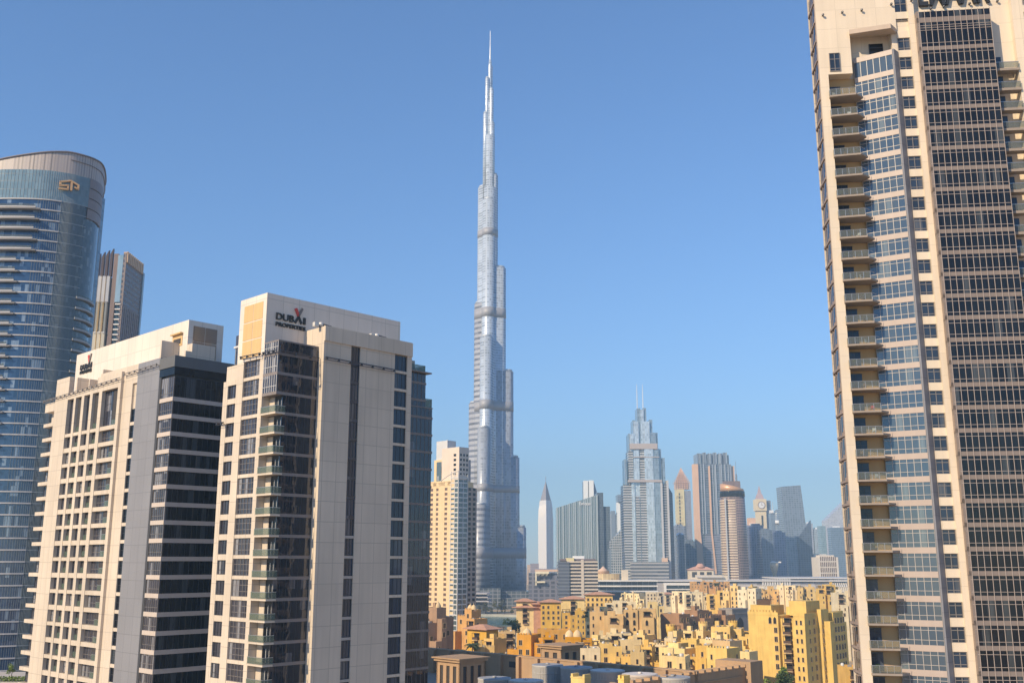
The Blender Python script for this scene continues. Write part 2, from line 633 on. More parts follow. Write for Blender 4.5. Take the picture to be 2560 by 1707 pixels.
def build_twin_left():
    """cream apartment tower, left of the pair: sunlit left face, dark glazed corner block to the right"""
    t = thing('apartment_tower', 'cream apartment tower with painted-shade column and dark banded glass corner, left of the pair', 'tower',
              (-68.7, 200, 0), GRID_ROT, 'apartment towers with the same rooftop sign')
    P = -0.6
    FH = 3.52
    zf = [91.98 - FH * k for k in range(0, 20)]
    wl = MB()
    wl.box(0.45, 20, 6.3, 56.5, 0, 97.2)
    wl.box(1.3, 20, 56.5, 62.3, 0, 97.0)
    wl.box(P, .45, 49.27, 56.5, 0, 102.6)
    for a, b in ((44.82, 45.95), (40.35, 41.73), (35.99, 37.34), (31.23, 32.8), (22.3, 23.59)):
        wl.box(P, .45, a, b, 0, 97.0)
    wl.box(P, .45, 22.3, 49.27, 97.0, 98.5)
    wl.box(P, .45, 22.3, 34.0, 98.5, 100.4)
    wl.box(0, .45, 17.95, 22.3, 0, 99.6)
    wl.box(.02, 4, 6.3, 34.0, 97.2, 101.3)
    wl.box(.02, 4, 34.0, 56.5, 97.2, 98.3)
    wl.box(.3, 4, 40.3, 40.7, 98.3, 101.0).box(.3, 4, 47.0, 47.5, 98.3, 102.2).box(.3, 4, 33.6, 34.0, 101.3, 102.4)
    wl.box(.0, 4.2, 6.35, 6.9, 101.3, 105.0)
    wl.box(4.0, 9.3, .9, 3.0, 100.3, 104.2)
    wl.box(2.6, 4.0, .9, 1.4, 100.3, 102.4)
    wl.build('wall', WHITE_P, t)
    for k, z in enumerate(zf[1:]):
        sp = MB()
        sp.box(P + .12, .45, 23.59, 31.23, z - .45, z + .45)
        th = .52 if k % 2 == 1 else .38
        for a, b in ((32.8, 35.99), (37.34, 40.35), (41.73, 44.82), (45.95, 49.27)):
            sp.box(P + .1, .45, a, b, z - th, z + th)
        sp.build('spandrel', WHITE_P, t)
        MB().box(.06, .45, 16.05, 17.95, z - .35, z + .35).build('narrow_spandrel', WHITE_P, t)
    ph = MB().box(4, 12.2, 3.04, 57.5, 97.3, 109.6)
    p = ph.build('penthouse', WHITE_LIT, t)
    sc_ = MB()
    for i in range(2):
        for j in range(2):
            sc_.box(5.15 + i * 2.85, 7.85 + i * 2.85, 2.94, 3.04, 101.7 + j * 3.5, 105.05 + j * 3.4, 0)
    sc_.build('screen_panel', glass('bronze_screen_glass', (0.22, 0.14, 0.09), (0.30, 0.20, 0.13), 1.7, 0.1, (2.8, 3.4), 0.05, 0.0), p)
    ro = MB()
    ro.box(3.9, 4.0, 5.2, 9.4, 104.4, 106.9, 0)
    ro.box(3.82, 3.9, 5.8, 8.8, 104.9, 106.0, 1)
    ro.box(3.3, 3.9, 5.1, 9.5, 106.9, 107.2, 0)
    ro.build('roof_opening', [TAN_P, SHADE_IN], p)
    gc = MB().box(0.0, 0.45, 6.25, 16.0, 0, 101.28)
    gc.build('painted_shade_column', SHADE_GREY, t)  # cast shadow on the sunlit face, done as a grey column
    # windows of the sunlit face
    low = 1.15
    wa = window_mesh(3.3, 2.6, 2, 2, G_LEFT, FRAME_D).mesh('window', [G_LEFT, FRAME_D, G_BAL])
    wb = window_mesh(3.05, 2.6, 2, 1, G_DARK, FRAME_D, 0.3, low=low).mesh('window', [SHADE_IN, FRAME_D, G_BAL])
    we = window_mesh(7.6, 2.58, 6, 2, G_LEFT, FRAME_L, heights=[0.95]).mesh('wide_window', [G_LEFT, FRAME_L])
    weo = MB().box(0, 2.9, -.28, -.24, 0, 1.15, 0).box(0, 2.9, -.31, -.21, 1.15, 1.22, 1).box(.1, 2.6, -.2, -.15, 1.25, 2.45, 2)
    weo = weo.mesh('balustrade', [G_BAL, STEEL, SHADE_IN])
    wn_ = window_mesh(1.85, 2.8, 1, 2, G_DARK, FRAME_D).mesh('narrow_window', [G_DARK, FRAME_D])
    wy = window_mesh(5.75, 2.64, 5, 2, G_LEFT, FRAME_D, heights=[0.9]).mesh('bay_window', [G_LEFT, FRAME_D])
    rz = R(-90)
    for z in zf[2:]:
        zz = z + .47
        for me, y1 in ((wa, 49.27), (wb, 44.82), (wa, 40.4), (wb, 35.95)):
            place(me, 'window', t, (.44, y1, zz + .06), rz)
        we_ = place(we, 'wide_window', t, (.44, 31.21, zz), rz)
        place(weo, 'balustrade', t, (.2, 26.6, zz), rz)
        place(wn_, 'narrow_window', t, (.43, 17.93, zz - .1), rz)
    for z in zf[1:2]:
        place(wn_, 'narrow_window', t, (.43, 17.93, z + .4), rz)
    tall = window_mesh(7.5, 8.0, 6, 3, G_LEFT, FRAME_D, heights=[2.4, 5.0]).mesh('tall_window', [G_LEFT, FRAME_D])
    for y1 in (49.25, 40.33, 31.21):
        tw = place(tall, 'tall_window', t, (.44, y1, 88.93), rz)
        MB().box(0, 2.8, -.34, -.3, 1.3, 7.6, 0).box(0, 2.8, -.42, -.38, .1, 1.25, 1).build('painted_recess_shade', [SHADE_IN, G_BAL], tw, (4.4, 0, 0))  # flat dark sheet paints the recess's shade, glass rail in front
    sb = MB()
    for z in zf:
        sb.box(-.35, 1.3, 56.5, 62.6, z - .42, z + .42)
        place(wy, 'bay_window', t, (1.28, 62.3, z - FH + .44), rz)
    sb.box(-.35, 1.3, 56.5, 62.6, 95.2, 97.4)
    sb.build('floor_slab', WHITE_P, t)
    # glazed corner block
    cb = MB().box(.42, 15, .42, 6.2, 0, 100.2)
    cb.box(0.02, .42, 5.4, 6.22, 0, 100.0)
    cb.build('corner_core', plain('charcoal_core', (0.05, 0.05, 0.055), 0.6), t)
    bd = MB()
    for z in zf:
        bd.box(-.03, 15, -.03, 5.4, z - .43, z + .43)
    bd.build('floor_band', stucco('pale_band', (0.54, 0.46, 0.40), 0.05, 0.5, 0.1), t)
    for k, z in enumerate([97.0] + zf):
        top = z - .43
        bot = zf[k] + .43 if k < len(zf) else None
        if bot is None or top - bot < 0.4:
            continue
        g = MB()
        g.box(.2, .42, .2, 5.4, bot, top, 1)
        g.box(.42, 15, .2, .42, bot, top, 0)
        for i in range(7):
            y = .25 + i * .84
            g.box(.12, .2, y - .035, y + .035, bot, top, 2)
        g.box(.12, .2, .2, 5.4, bot + .85, bot + .92, 2)
        for i in range(13):
            x = .25 + i * 1.18
            g.box(x - .03, x + .03, .13, .2, bot, top, 3)
        g.build('corner_glazing', [G_DARK, G_LEFT, FRAME_L, FRAME_D], t)
    cp = MB().box(-.05, 15, -.05, 6.2, 97.0, 98.6, 1).box(-.25, 15, -.25, 6.2, 98.6, 100.9, 0)
    cp.build('corner_fascia', [stucco('dark_grey_fascia', (0.13, 0.13, 0.13), .06, .5), G_DARK], t)
    rl = MB()
    brackets(rl, (P - .5, 62.6, 98.0), (P - .5, 22, 98.9), 2.4, (-.5, 0))
    rl.build('cradle_rail', FRAME_L, t)
    rl = MB()
    brackets(rl, (-.7, 21.5, 99.6), (-.7, 6.5, 99.9), 2.4, (-.7, 0))
    rl.build('cradle_rail', FRAME_L, t)
    dubai_sign(t, 'rooftop_sign', (lambda a, z, d: (4 - d, 57.2 - (a - 0), z), R(-90)), 2.7, 9.0, 105.35, 106.65, 104.35, 105.15, 1.9)
    return t


def build_twin_right():
    """the nearer cream tower: sunlit narrow left face, shaded broad right face with mirrored corner and slot windows"""
    t = thing('apartment_tower', 'cream apartment tower with mirrored glass corner, green balconies and a tall dark window slot', 'tower',
              (-43.8, 173, 0), GRID_ROT, 'apartment towers with the same rooftop sign')
    FH = 3.46
    zf = [95.2 - FH * k for k in range(0, 21)]
    rz = R(-90)
    ph = MB().box(0, 31.05, 0, 8.75, 97.4, 106.85).box(0, 31.05, .02, 8.7, 95.0, 97.4)
    ph.box(.3, 30.7, .3, 8.4, 106.85, 106.95)
    p = ph.build('penthouse', WHITE_LIT, t)
    pn = MB()
    for i in range(2):
        for j in range(3):
            pn.box(-.05, 0, 1.15 + i * 3.15, 4.15 + i * 3.15, 95.6 + j * 3.35, 98.75 + j * 3.35)
    pn.build('screen_panel', TAN_P, p)
    wl = MB()
    wl.box(.5, 20, .02, 13, 0, 95.0)
    wl.box(0, .5, 0, 1.2, 0, 95.0).box(0, .5, 6.5, 8.65, 0, 95.0).box(0, .5, 11.5, 13.0, 0, 92.1).box(0, .5, 8.65, 11.5, 91.2, 92.1)
    wl.build('wall', WHITE_P, t)
    for z in zf[1:]:
        MB().box(.1, .5, 1.2, 6.5, z - .3, z + .3).build('spandrel', WHITE_P, t)
    for z in zf[2:]:
        MB().box(.04, .5, 8.65, 11.5, z - .55, z + .45).build('spandrel', WHITE_P, t)
    wi = window_mesh(5.28, 2.84, 5, 2, G_LEFT, FRAME_L, .25, heights=[0.85, 1.9]).mesh('window', [G_LEFT, FRAME_L])
    wo_ = window_mesh(2.83, 2.44, 3, 2, G_LEFT, FRAME_D, .25, heights=[0.8]).mesh('window', [G_LEFT, FRAME_D])
    for z in zf[1:]:
        place(wi, 'window', t, (.49, 6.49, z + .31), rz)
    for z in zf[2:]:
        place(wo_, 'window', t, (.49, 11.49, z + .46), rz)
    ub = MB().box(1.5, 12, 8.76, 12.2, 92.1, 101.0, 0).box(1.3, 12, 8.76, 12.5, 98.6, 98.95, 1).box(1.45, 12.2, 8.76, 13.2, 92.1, 94.4, 0)
    for i in range(5):
        ub.box(1.42, 1.5, 8.9 + i * .75, 8.96 + i * .75, 94.4, 98.6, 1)
    ub.build('upper_glass_block', [G_LEFT, FRAME_W], t)
    # mirrored corner block
    cc = MB().box(1.7, 8.4, -4.1, 0, 0, 97.0).box(.4, 1.7, -4.1, 0, 88.3, 97.0)
    cc.build('corner_core', plain('charcoal_core', (0.05, 0.05, 0.055), 0.6), t)
    bm = stucco('grey_brown_band', (0.22, 0.19, 0.18), 0.06, 0.5)
    for k, z in enumerate(zf):
        top = (97.35 if k == 0 else zf[k - 1] - .3)
        bot = z + .22
        g = MB()
        x0 = 0.0 if k < 3 else 1.35
        if top - bot < .5:
            continue
        g.box(x0 + .25, 8.4, -4.4, -4.1, bot, top, 0)
        n = 6
        for i in range(1, n):
            x = x0 + (8.4 - x0) * i / n
            g.box(x - .025, x + .025, -4.43, -4.4, bot, top, 2)
        if k < 3:
            g.box(x0, x0 + .25, -4.4, -.02, bot, top, 1)
            for i in range(7):
                y = -.1 - i * .7
                g.box(-.07, 0, y - .05, y + .05, bot, top, 3)
            g.box(-.07, 0, -4.4, -.1, bot + .95, bot + 1.03, 3)
        else:
            g.box(1.35, 1.6, -4.4, -4.1, bot, top, 0)
        g.build('corner_glazing', [G_MIRR, G_LEFT, FRAME_D, FRAME_W], t)
    bd = MB()
    for k, z in enumerate(zf):
        bd.box(1.35 if k > 2 else -.03, 8.4, -4.42, -.02, z - .3, z + .22, 0)
    bd.box(-.05, 8.4, -4.45, 0, 97.35, 97.6, 0)
    bd.build('floor_band', bm, t)
    bal = None
    for k, z in enumerate(zf[3:]):
        if bal is None:
            bal = MB().box(-.25, 1.7, -4.75, 0, -.22, .12).build('balcony', WHITE_P, t, (0, 0, z))
            MB().box(-.22, -.18, -4.65, -.1, .15, 1.15, 0).box(-.18, 1.75, -4.68, -4.64, .15, 1.15, 0).box(-.24, -.16, -4.7, -.1, 1.15, 1.22, 1).box(-.16, 1.75, -4.7, -4.62, 1.15, 1.22, 1).build('balustrade', [G_BAL, STEEL], bal)
            MB().box(1.62, 1.7, -3.9, -1.8, .12, 2.4, 0).box(1.5, 1.62, -2.9, -2.8, .12, 2.45, 1).box(1.5, 1.62, -3.9, -3.8, .12, 2.45, 1).box(1.55, 1.62, -1.7, -.05, .12, 3.1, 2).build('balcony_door', [G_DARK, FRAME_W, WHITE_P], bal)
        else:
            b2 = copy_tree(bal, t)
            b2.location = (0, 0, z)
    # broad slab with the dark slot
    sl_ = MB()
    Y0, Y1 = -6.0, -5.55
    sl_.box(8.4, 29.15, Y1, 0, 0, 98.5)
    for a, b in ((8.4, 14.5), (16.6, 24.9), (28.0, 29.15)):
        sl_.box(a, b, Y0, Y1, 0, 98.5)
    for k, z in enumerate(zf):
        sl_.box(24.9, 28.0, Y0 + .03, Y1, z - .28, z + .2)
    sl_.box(8.4, 29.15, -6.25, 0, 98.5, 101.15)
    sl_.box(8.4, 29.15, -6.05, -5.8, 101.15, 101.3)
    sl_.build('slab_wall', WHITE_P, t)
    ws = window_mesh(3.08, 2.95, 3, 1, G_NAVY, FRAME_D, .2, .05).mesh('window', [G_NAVY, FRAME_D])
    wt = window_mesh(2.08, 2.95, 3, 1, G_NAVY, FRAME_D, .2, .05).mesh('slot_window', [G_NAVY, FRAME_D])
    for k, z in enumerate(zf):
        place(ws, 'window', t, (24.91, Y1 - .01, z + .22))
        place(wt, 'slot_window', t, (14.51, Y1 - .01, z + .22))
    for z in zf[9:]:
        MB().box(14.5, 16.6, Y0 + .05, Y1, z - .25, z + .2).build('slot_spandrel', CONC, t)
    for z in zf[:9]:
        MB().box(14.5, 16.6, Y0 + .2, Y1, z - .27, z + .2).build('slot_spandrel', G_NAVY, t)
    # stepped dark wing behind
    wg = MB().box(29.15, 38.4, .3, 13, 0, 97.2, 0).box(38.4, 40.3, .3, 13, 0, 90.4, 0)
    wg.build('rear_wing', G_MIRR, t)
    wb = MB()
    for z in zf:
        if z < 97:
            wb.box(29.15, 38.5, .2, 13, z - .3, z + .15)
        if z < 90:
            wb.box(38.4, 40.4, .2, 13, z - .31, z + .16)
    wb.box(29.15, 39.3, -.6, 13, 97.2, 97.45).box(29.15, 40.4, .2, 13, 90.2, 90.4)
    for i in range(10):
        x = 29.6 + i * 1.1
        wb.box(x - .03, x + .03, .24, .3, 0, 97.2 if x < 38.4 else 90.2)
    wb.build('wing_band', bm, t)
    MB().box(29.15, 37.3, 2.5, 9, 97.45, 100.1).build('stair_house', stucco('olive_beige', (0.42, 0.40, 0.33), .06), t)
    MB().box(29.2, 38.3, .35, .42, 97.45, 98.9, 0).box(38.25, 38.32, .42, 6, 97.45, 98.9, 0).box(38.4, 40.25, .35, .42, 90.4, 92.2, 0).box(40.2, 40.27, .42, 8, 90.4, 92.2, 0).build('roof_balustrade', G_BAL, t)
    for a in (7.0, 19.9):
        un = MB()
        un.box(a, a + .9, -4.9, -4.2, 101.15, 101.9, 0).lathe(a + 1.6, -4.5, [(.42, 101.3), (.42, 102.0), (.3, 102.1)], 12, 0)
        un.bar((a + 1.6, -4.5, 101.75), (a + 3.8, -4.6, 101.55), .25, 1)
        un.box(a + .4, a + 3.8, -4.7, -4.5, 101.15, 101.3, 1)
        un.build('roof_unit', [FRAME_W, FRAME_D], t)
    rl = MB()
    brackets(rl, (-.7, 6.9, 95.9), (-.7, .2, 95.7), 2.0, (-.7, 0))
    brackets(rl, (-.6, -.2, 95.7), (-.6, -4.9, 95.6), 1.5, (-.6, 0))
    brackets(rl, (-.4, -5.0, 95.6), (8.2, -5.0, 95.4), 3.2, (0, -.5))
    rl.build('cradle_rail', FRAME_D, t)
    rl = MB()
    brackets(rl, (8.4, -6.6, 95.4), (24.6, -6.6, 95.3), 2.6, (0, -.6))
    rl.build('cradle_rail', FRAME_D, t)
    rl = MB()
    brackets(rl, (-.8, 13.6, 84.6), (-.8, 10.9, 84.4), 1.6, (-.7, 0))
    rl.build('cradle_rail', FRAME_D, t)
    dubai_sign(t, 'rooftop_sign', (lambda a, z, d: (a, -d, z), 0.0), 1.95, 8.3, 102.3, 103.55, 101.12, 101.85, 1.45)
    return t


build_twin_left()
build_twin_right()


def build_balcony_tower():
    """tall beige tower on the right: balcony stack, splayed glass bay, window column, dark grid bay"""
    t = thing('balcony_tower', 'tall beige tower with stacked balconies, a blue glass bay and a broad dark gridded bay', 'tower',
              (51.54, 154, 0), R(-6.2))
    TOP = 163
    F0, FH = 43.9, 3.515
    ks = range(-3, 27)
    S = lambda k: F0 + FH * k
    wl = MB()
    wl.box(0, 1.45, 0, 2.2, 0, TOP)
    wl.box(0.3, 13.2, 2.2, 5.2, 0, TOP)
    wl.box(6, 13.2, 5.2, 20, 0, TOP)
    wl.box(1.45, 5.4, 0, 2.2, 139.4, TOP)
    wl.box(5.4, 13.1, 0, 2.2, 147.0, TOP)
    wl.box(12.2, 13.1, 0.2, 2.2, 0, 147.0)
    wl.box(13.1, 15.1, .35, 2.2, 0, TOP)
    wl.box(13.2, 60, 2.2, 20, 0, TOP)
    wl.box(15.1, 16.05, -.35, 2.2, 0, TOP)
    wl.box(16.05, 60, 1.1, 2.2, 139, TOP)
    wl.box(31.8, 33.6, .0, 2.2, 0, TOP).box(36, 60, 0, 2.2, 0, TOP)
    for k in list(range(-4, 31)):
        z = S(k)
        wl.box(13.1, 15.1, 0.0, .35, z - .45, z + .8)
        wl.box(33.6, 36.0, 0.0, .35, z - .45, z + .8)
    wl.box(13.1, 15.1, 0, .35, 0, S(-4) - .45).box(13.1, 15.1, 0, .35, 153.6, TOP)
    wl.build('wall', CREAM_P, t)
    win = window_mesh(1.98, 2.25, 2, 1, G_NAVY, FRAME_L, .22, .09, [.45, 1.75]).mesh('window', [G_NAVY, FRAME_L])
    for k in range(-3, 31):
        if k < 29:
            place(win, 'window', t, (13.11, .34, S(k) + .8))
            place(win, 'window', t, (33.8, .34, S(k) + .8))
    wt = window_mesh(1.98, 4.4, 2, 1, G_NAVY, FRAME_L, .22, .09, [.7, 3.1]).mesh('window', [G_NAVY, FRAME_L])
    place(wt, 'window', t, (13.11, .34, 148.6))
    wtop = window_mesh(1.75, 3.3, 2, 1, G_NAVY, FRAME_L, .22, .09, [.5, 2.2]).mesh('window', [G_NAVY, FRAME_L])
    place(wtop, 'window', t, (1.75, .06, 139.9))
    # sunlit dark flank with glazing strips and cornices
    fl = MB()
    fl.box(.15, .3, 2.2, 4.9, 0, TOP, 0)
    fl.box(-.04, 0, .12, 2.2, 0, TOP, 0)
    fl.box(-.12, .3, 4.9, 5.3, 0, TOP, 1)
    for k in range(-4, 32):
        z = S(k)
        fl.box(-.22, .15, 0.1, 4.9, z - .3, z + .05, 0)
        fl.box(-.07, -.04, .7, 1.9, z + .5, z + 2.9, 2)
        fl.box(.02, .15, 2.3, 4.7, z + .05, z + 2.7, 2)
        fl.box(-.05, .15, 2.2, 2.3, z + .05, z + 3.2, 0)
        fl.box(-.05, .15, 3.5, 3.6, z + .05, z + 3.2, 0)
        fl.box(-.12, -.0, .5, .62, z + .05, z + 1.1, 0)
    fl.build('flank_cladding', [BROWN_P, WHITE_P, G_DARK], t)
    # splayed glass bay
    bayc = MB().prism([(6.3, 1.75), (11.75, -.75), (12.7, .35), (12.7, 2.2), (6.3, 2.2)], 0, 142.6)
    bayc.build('bay_core', plain('charcoal_core', (0.05, 0.05, 0.055), 0.6), t)
    A, B = Vector((6.1, 1.62)), Vector((11.75, -1.0))
    d = (B - A).normalized()
    n = Vector((d.y, -d.x))
    L = (B - A).length
    ang = math.atan2(d.y, d.x)
    pink = stucco('pinkish_beige_metal', (0.43, 0.35, 0.305), .05, .45)
    bay = None
    for k in list(range(-3, 28)):
        z = S(k)
        top = 142.0 if k == 27 else z + FH - .45
        if bay is None or k == 27:
            g = MB()
            h = (top - z) - .45
            g.box(0, L, 0, .2, .45, .45 + h, 0)
            for i in range(7):
                x = L * i / 6
                g.box(max(0, x - .04), min(L, x + .04), -.06, 0, .45, .45 + h, 1)
            if k < 27:
                for zz in (1.15, 2.55):
                    g.box(0, L, -.05, 0, zz - .035, zz + .035, 1)
            b_ = g.build('bay_glazing', [G_BLUE, plain('warm_grey_mullion', (0.42, 0.38, 0.35), .4)], t, (A.x, A.y, z), ang)
            bay = bay or b_
        else:
            o = bay.copy()
            col.objects.link(o)
            o.location = (A.x, A.y, z)
    sp = MB()
    for k in range(-3, 29):
        z = S(k) if k < 28 else 142.0 + .4
        a, b = A + n * .08, B + n * .08
        sp.prism([(a.x, a.y), (b.x, b.y), (B.x - n.x * .3, B.y - n.y * .3), (A.x - n.x * .3, A.y - n.y * .3)], z - .45, z + .45)
    sp.build('bay_spandrel', pink, t)
    MB().prism([(11.76, -1.08), (12.0, -1.12), (13.08, .1), (13.08, .3), (11.9, .3)], 0, 142.9).build('bay_pilaster', SHADE_GREY, t)  # grey tone paints the shade on the bay's right side
    # canopy over the roof niche above the bay
    MB().prism([(5.35, .02), (5.2, -.7), (11.6, -2.0), (12.9, -.3), (12.9, .02)], 146.2, 147.0).build('canopy', stucco('canopy_beige', (0.50, 0.40, 0.32), .05), t)
    MB().box(9.0, 11.2, 2.02, 2.2, 142.8, 145.6, 0).box(8.9, 9.0, 1.98, 2.2, 142.8, 145.6, 1).box(9.0, 11.2, 1.95, 2.05, 144.0, 144.1, 1).box(9.0, 11.2, 1.95, 2.05, 144.8, 144.9, 1).build('niche_door', [G_DARK, FRAME_D], t)
    MB().box(1.45, 6.1, 2.05, 2.2, 0, 139.4).build('niche_wall', stucco('ochre_niche', (0.50, 0.33, 0.16), .05), t)
    # balconies: slab, balustrade, door
    slabm = stucco('warm_grey_slab', (0.30, 0.25, 0.21), .08)
    bal = None
    rnd = random.Random(5)
    junk_m = [plain('white_plastic', (0.7, 0.7, 0.68), .5), plain('red_cloth', (0.6, 0.05, 0.04), .8), plain('brown_rattan', (0.2, 0.12, 0.06), .8), plain('plant_leaf', (0.06, 0.11, 0.03), .7)]
    for k in range(-3, 27):
        if bal is None:
            bal = bpy.data.objects.new('balcony', MB().prism([(1.3, 2.05), (1.3, -.75), (5.4, -1.25), (6.9, .35), (6.0, 2.05)], -.30, .0).mesh('balcony', slabm))
            col.objects.link(bal)
            bal.parent = t
            bal.location = (0, 0, S(k))
            r = MB()
            r.prism([(1.36, -.68), (5.36, -1.18), (5.36, -1.15), (1.36, -.65)], .08, 1.05, 0)
            r.box(1.34, 1.38, -.66, .0, .08, 1.05, 0)
            r.bar((1.36, -.67, 1.08), (5.38, -1.17, 1.08), .035, 1).bar((1.36, -.67, 1.08), (1.36, 0, 1.08), .035, 1)
            r.bar((5.38, -1.17, 1.08), (6.3, -.2, 1.08), .035, 1)
            for q in range(5):
                x = 1.36 + q
                r.bar((x, -.67 - q * .125, 0), (x, -.67 - q * .125, 1.08), .03, 1)
            r.build('balustrade', [G_RAIL, STEEL], bal)
            MB().box(1.75, 3.65, 1.98, 2.06, .1, 2.65, 0).box(1.7, 1.75, 1.95, 2.06, .1, 2.7, 1).box(2.67, 2.73, 1.95, 2.0, .1, 2.65, 1).box(1.7, 3.7, 1.93, 2.06, 2.65, 2.75, 1).box(1.75, 3.65, 1.95, 2.0, 1.95, 2.0, 1).build('balcony_door', [G_NAVY, FRAME_D], bal)
        else:
            b2 = copy_tree(bal, t)
            b2.location = (0, 0, S(k))
        if rnd.random() < .75:
            z = S(k)
            fx = rnd.choice((2.3, 3.4, 4.4))
            kind = rnd.random()
            lab = {1: 'st', 2: 'nd', 3: 'rd'}
            nth = 27 - k - 0
            which = 'on the %s balcony from the top of the beige tower' % (['', 'topmost', 'second', 'third', 'fourth', 'fifth', 'sixth', 'seventh', 'eighth', 'ninth', 'tenth', 'eleventh', 'twelfth', 'thirteenth', 'fourteenth', 'fifteenth', 'sixteenth', 'seventeenth', 'eighteenth', 'nineteenth', 'twentieth', 'twenty-first', 'twenty-second', 'twenty-third', 'twenty-fourth', 'twenty-fifth', 'twenty-sixth', 'twenty-seventh', 'twenty-eighth', 'twenty-ninth', 'thirtieth'][nth])
            if nth > 27:
                continue
            m4 = t.matrix_basis
            pos = Vector((51.54, 154, 0)) + Vector((fx * math.cos(R(-6.2)) - .2 * math.sin(R(-6.2)), fx * math.sin(R(-6.2)) + .2 * math.cos(R(-6.2)), z))
            if nth == 16:
                mm = 1
            else:
                mm = 0 if kind < .5 else 2
            if kind < .72 or nth == 16:
                c = thing('balcony_chair', ('red' if mm == 1 else 'white' if mm == 0 else 'brown') + ' chair ' + which, 'chair', pos, R(rnd.uniform(-60, 60)), 'chairs on the balconies of the beige tower')
                mb = MB().box(-.28, .28, -.25, .25, .40, .46, 0)
                mb.build('seat', junk_m[mm], c)
                MB().box(-.28, .28, .2, .26, .47, .95, 0).build('backrest', junk_m[mm], c)
                for sx in (-.25, .25):
                    for sy in (-.22, .22):
                        MB().box(sx - .025, sx + .025, sy - .025, sy + .025, 0, .4).build('leg', junk_m[mm], c)
            else:
                c = thing('potted_plant', 'leafy potted plant ' + which, 'plant', pos, 0, 'potted plants on the balconies of the beige tower')
                MB().lathe(0, 0, [(.16, 0), (.22, .4)], 10).build('pot', junk_m[2], c)
                mb = MB()
                for q in range(90):
                    a, e = rnd.uniform(0, 6.28), rnd.uniform(-.2, 1)
                    rr = rnd.uniform(.1, .42)
                    c0 = Vector((rr * math.cos(a), rr * math.sin(a), .7 + e * .45))
                    u = Vector((rnd.uniform(-1, 1), rnd.uniform(-1, 1), rnd.uniform(-1, 1))).normalized() * .1
                    v = u.orthogonal().normalized() * .06
                    mb.quad([c0 - u, c0 - v, c0 + u, c0 + v])
                mb.build('foliage', junk_m[3], c)
    # broad dark bay
    DB0, DB1, DY = 16.05, 27.8, -1.35
    MB().box(DB0 + .3, DB1 - .1, DY + .35, 1.1, 0, 149.2).build('bay_core', plain('charcoal_core', (0.05, 0.05, 0.055), 0.6), t)
    bandm = stucco('taupe_metal_band', (0.22, 0.18, 0.16), .05, .5)
    mull = plain('rosy_grey_mullion', (0.42, 0.35, 0.31), 0.4, 0.1)
    gb = None
    offz = 0.2
    DS = lambda k: S(k) + offz
    for k in range(-4, 29):
        z = DS(k)
        tall = k == 28
        if gb is None or tall:
            h = 2.84
            hh = h
            if tall:
                hh = 147.2 - z - .32
            g = MB()
            g.box(.35, DB1 - DB0, .05, .35, 0.32, .32 + hh, 0)
            for zz in ((.85, 2.62) if not tall else (.95, hh - 1.1, hh - .65, hh - .25)):
                g.box(.1, DB1 - DB0, -.02, .05, zz - .03, zz + .03, 1)
            for i in range(5):
                g.box(.02, .05, .1 + i * .2, .16 + i * .2, .32, .32 + hh, 1)
            o = g.build('grid_glazing', [G_DARK, mull], t, (DB0, DY, z))
            if not tall and gb is None:
                gb = o
        else:
            o = gb.copy()
            col.objects.link(o)
            o.location = (DB0, DY, z)
    bd = MB()
    for k in list(range(-4, 29)):
        z = DS(k)
        bd.box(DB0, DB1, DY, 1.1, z - .36, z + .32)
    bd.box(DB0, DB1, DY, 1.1, 147.2, 148.1)
    bd.box(DB0, DB0 + .35, DY, 1.1, 0, 149.3)
    bd.build('bay_band', bandm, t)
    MB().box(DB0 + .35, DB1, DY + .05, 1.0, 148.1, 149.2, 0).build('bay_parapet', G_DARK, t)
    mu = MB()
    for i in range(13):
        x = DB0 + .35 + (DB1 - DB0 - .4) * i / 12
        mu.box(x - .035, x + .035, DY - .1, DY, 20, 149.3)
    mu.build('bay_mullion', mull, t)
    sd = MB()
    for k in range(-4, 32):
        z = S(k)
        if z < 148:
            sd.box(DB0 - .03, DB0, DY + .25, -.4, z, z + 2.6)
    sd.build('bay_side_panel', BROWN_P, t)
    # recessed balconies to the right of the dark bay
    rb = None
    for k in range(0, 28):
        if rb is None:
            rb = MB().box(DB1, 31.8, -.4, 1.1, -.42, 0).build('balcony', slabm, t, (0, 0, S(k)))
            MB().box(DB1, 31.75, -.38, -.34, .08, 1.05, 0).box(DB1, 31.75, -.4, -.32, 1.05, 1.11, 1).build('balustrade', [G_RAIL, STEEL], rb)
            MB().box(28.2, 29.6, 1.02, 1.1, .1, 2.7, 0).box(28.1, 28.2, .98, 1.1, .1, 2.7, 1).build('balcony_door', [G_NAVY, FRAME_D], rb)
        else:
            b2 = copy_tree(rb, t)
            b2.location = (0, 0, S(k))
    # roof lettering high on the parapet and small floodlights below it
    lt = text_mesh('EMAAR', 6.4, .5, BLACK, .08, 1.0)
    xs = [v.co.x for v in lt.vertices]
    for v in lt.vertices:
        v.co = Vector(((v.co.x - min(xs)) * 11.5 / (max(xs) - min(xs)), -v.co.z, v.co.y))
    place(lt, 'sign_lettering', t, (17.3, .75, 151.5))
    fm = FRAME_D
    for x, z, y in ((1.2, 150.2, 0), (4.4, 150.5, 0), (7.6, 150.7, 0), (12.5, 151.5, -.0), (15.7, 151.8, -.35), (19.2, 150.9, 1.1), (21.3, 151.1, 1.1), (25.5, 151.4, 1.1), (30.0, 151.6, 1.1)):
        fo = MB().box(-.12, .12, -.35, 0, -.06, .06).lathe(0, -.42, [(.07, -.18), (.2, -.12), (.2, .12), (.1, .2)], 8).build('floodlight', fm, t, (x, y, z))
    return t


build_balcony_tower()


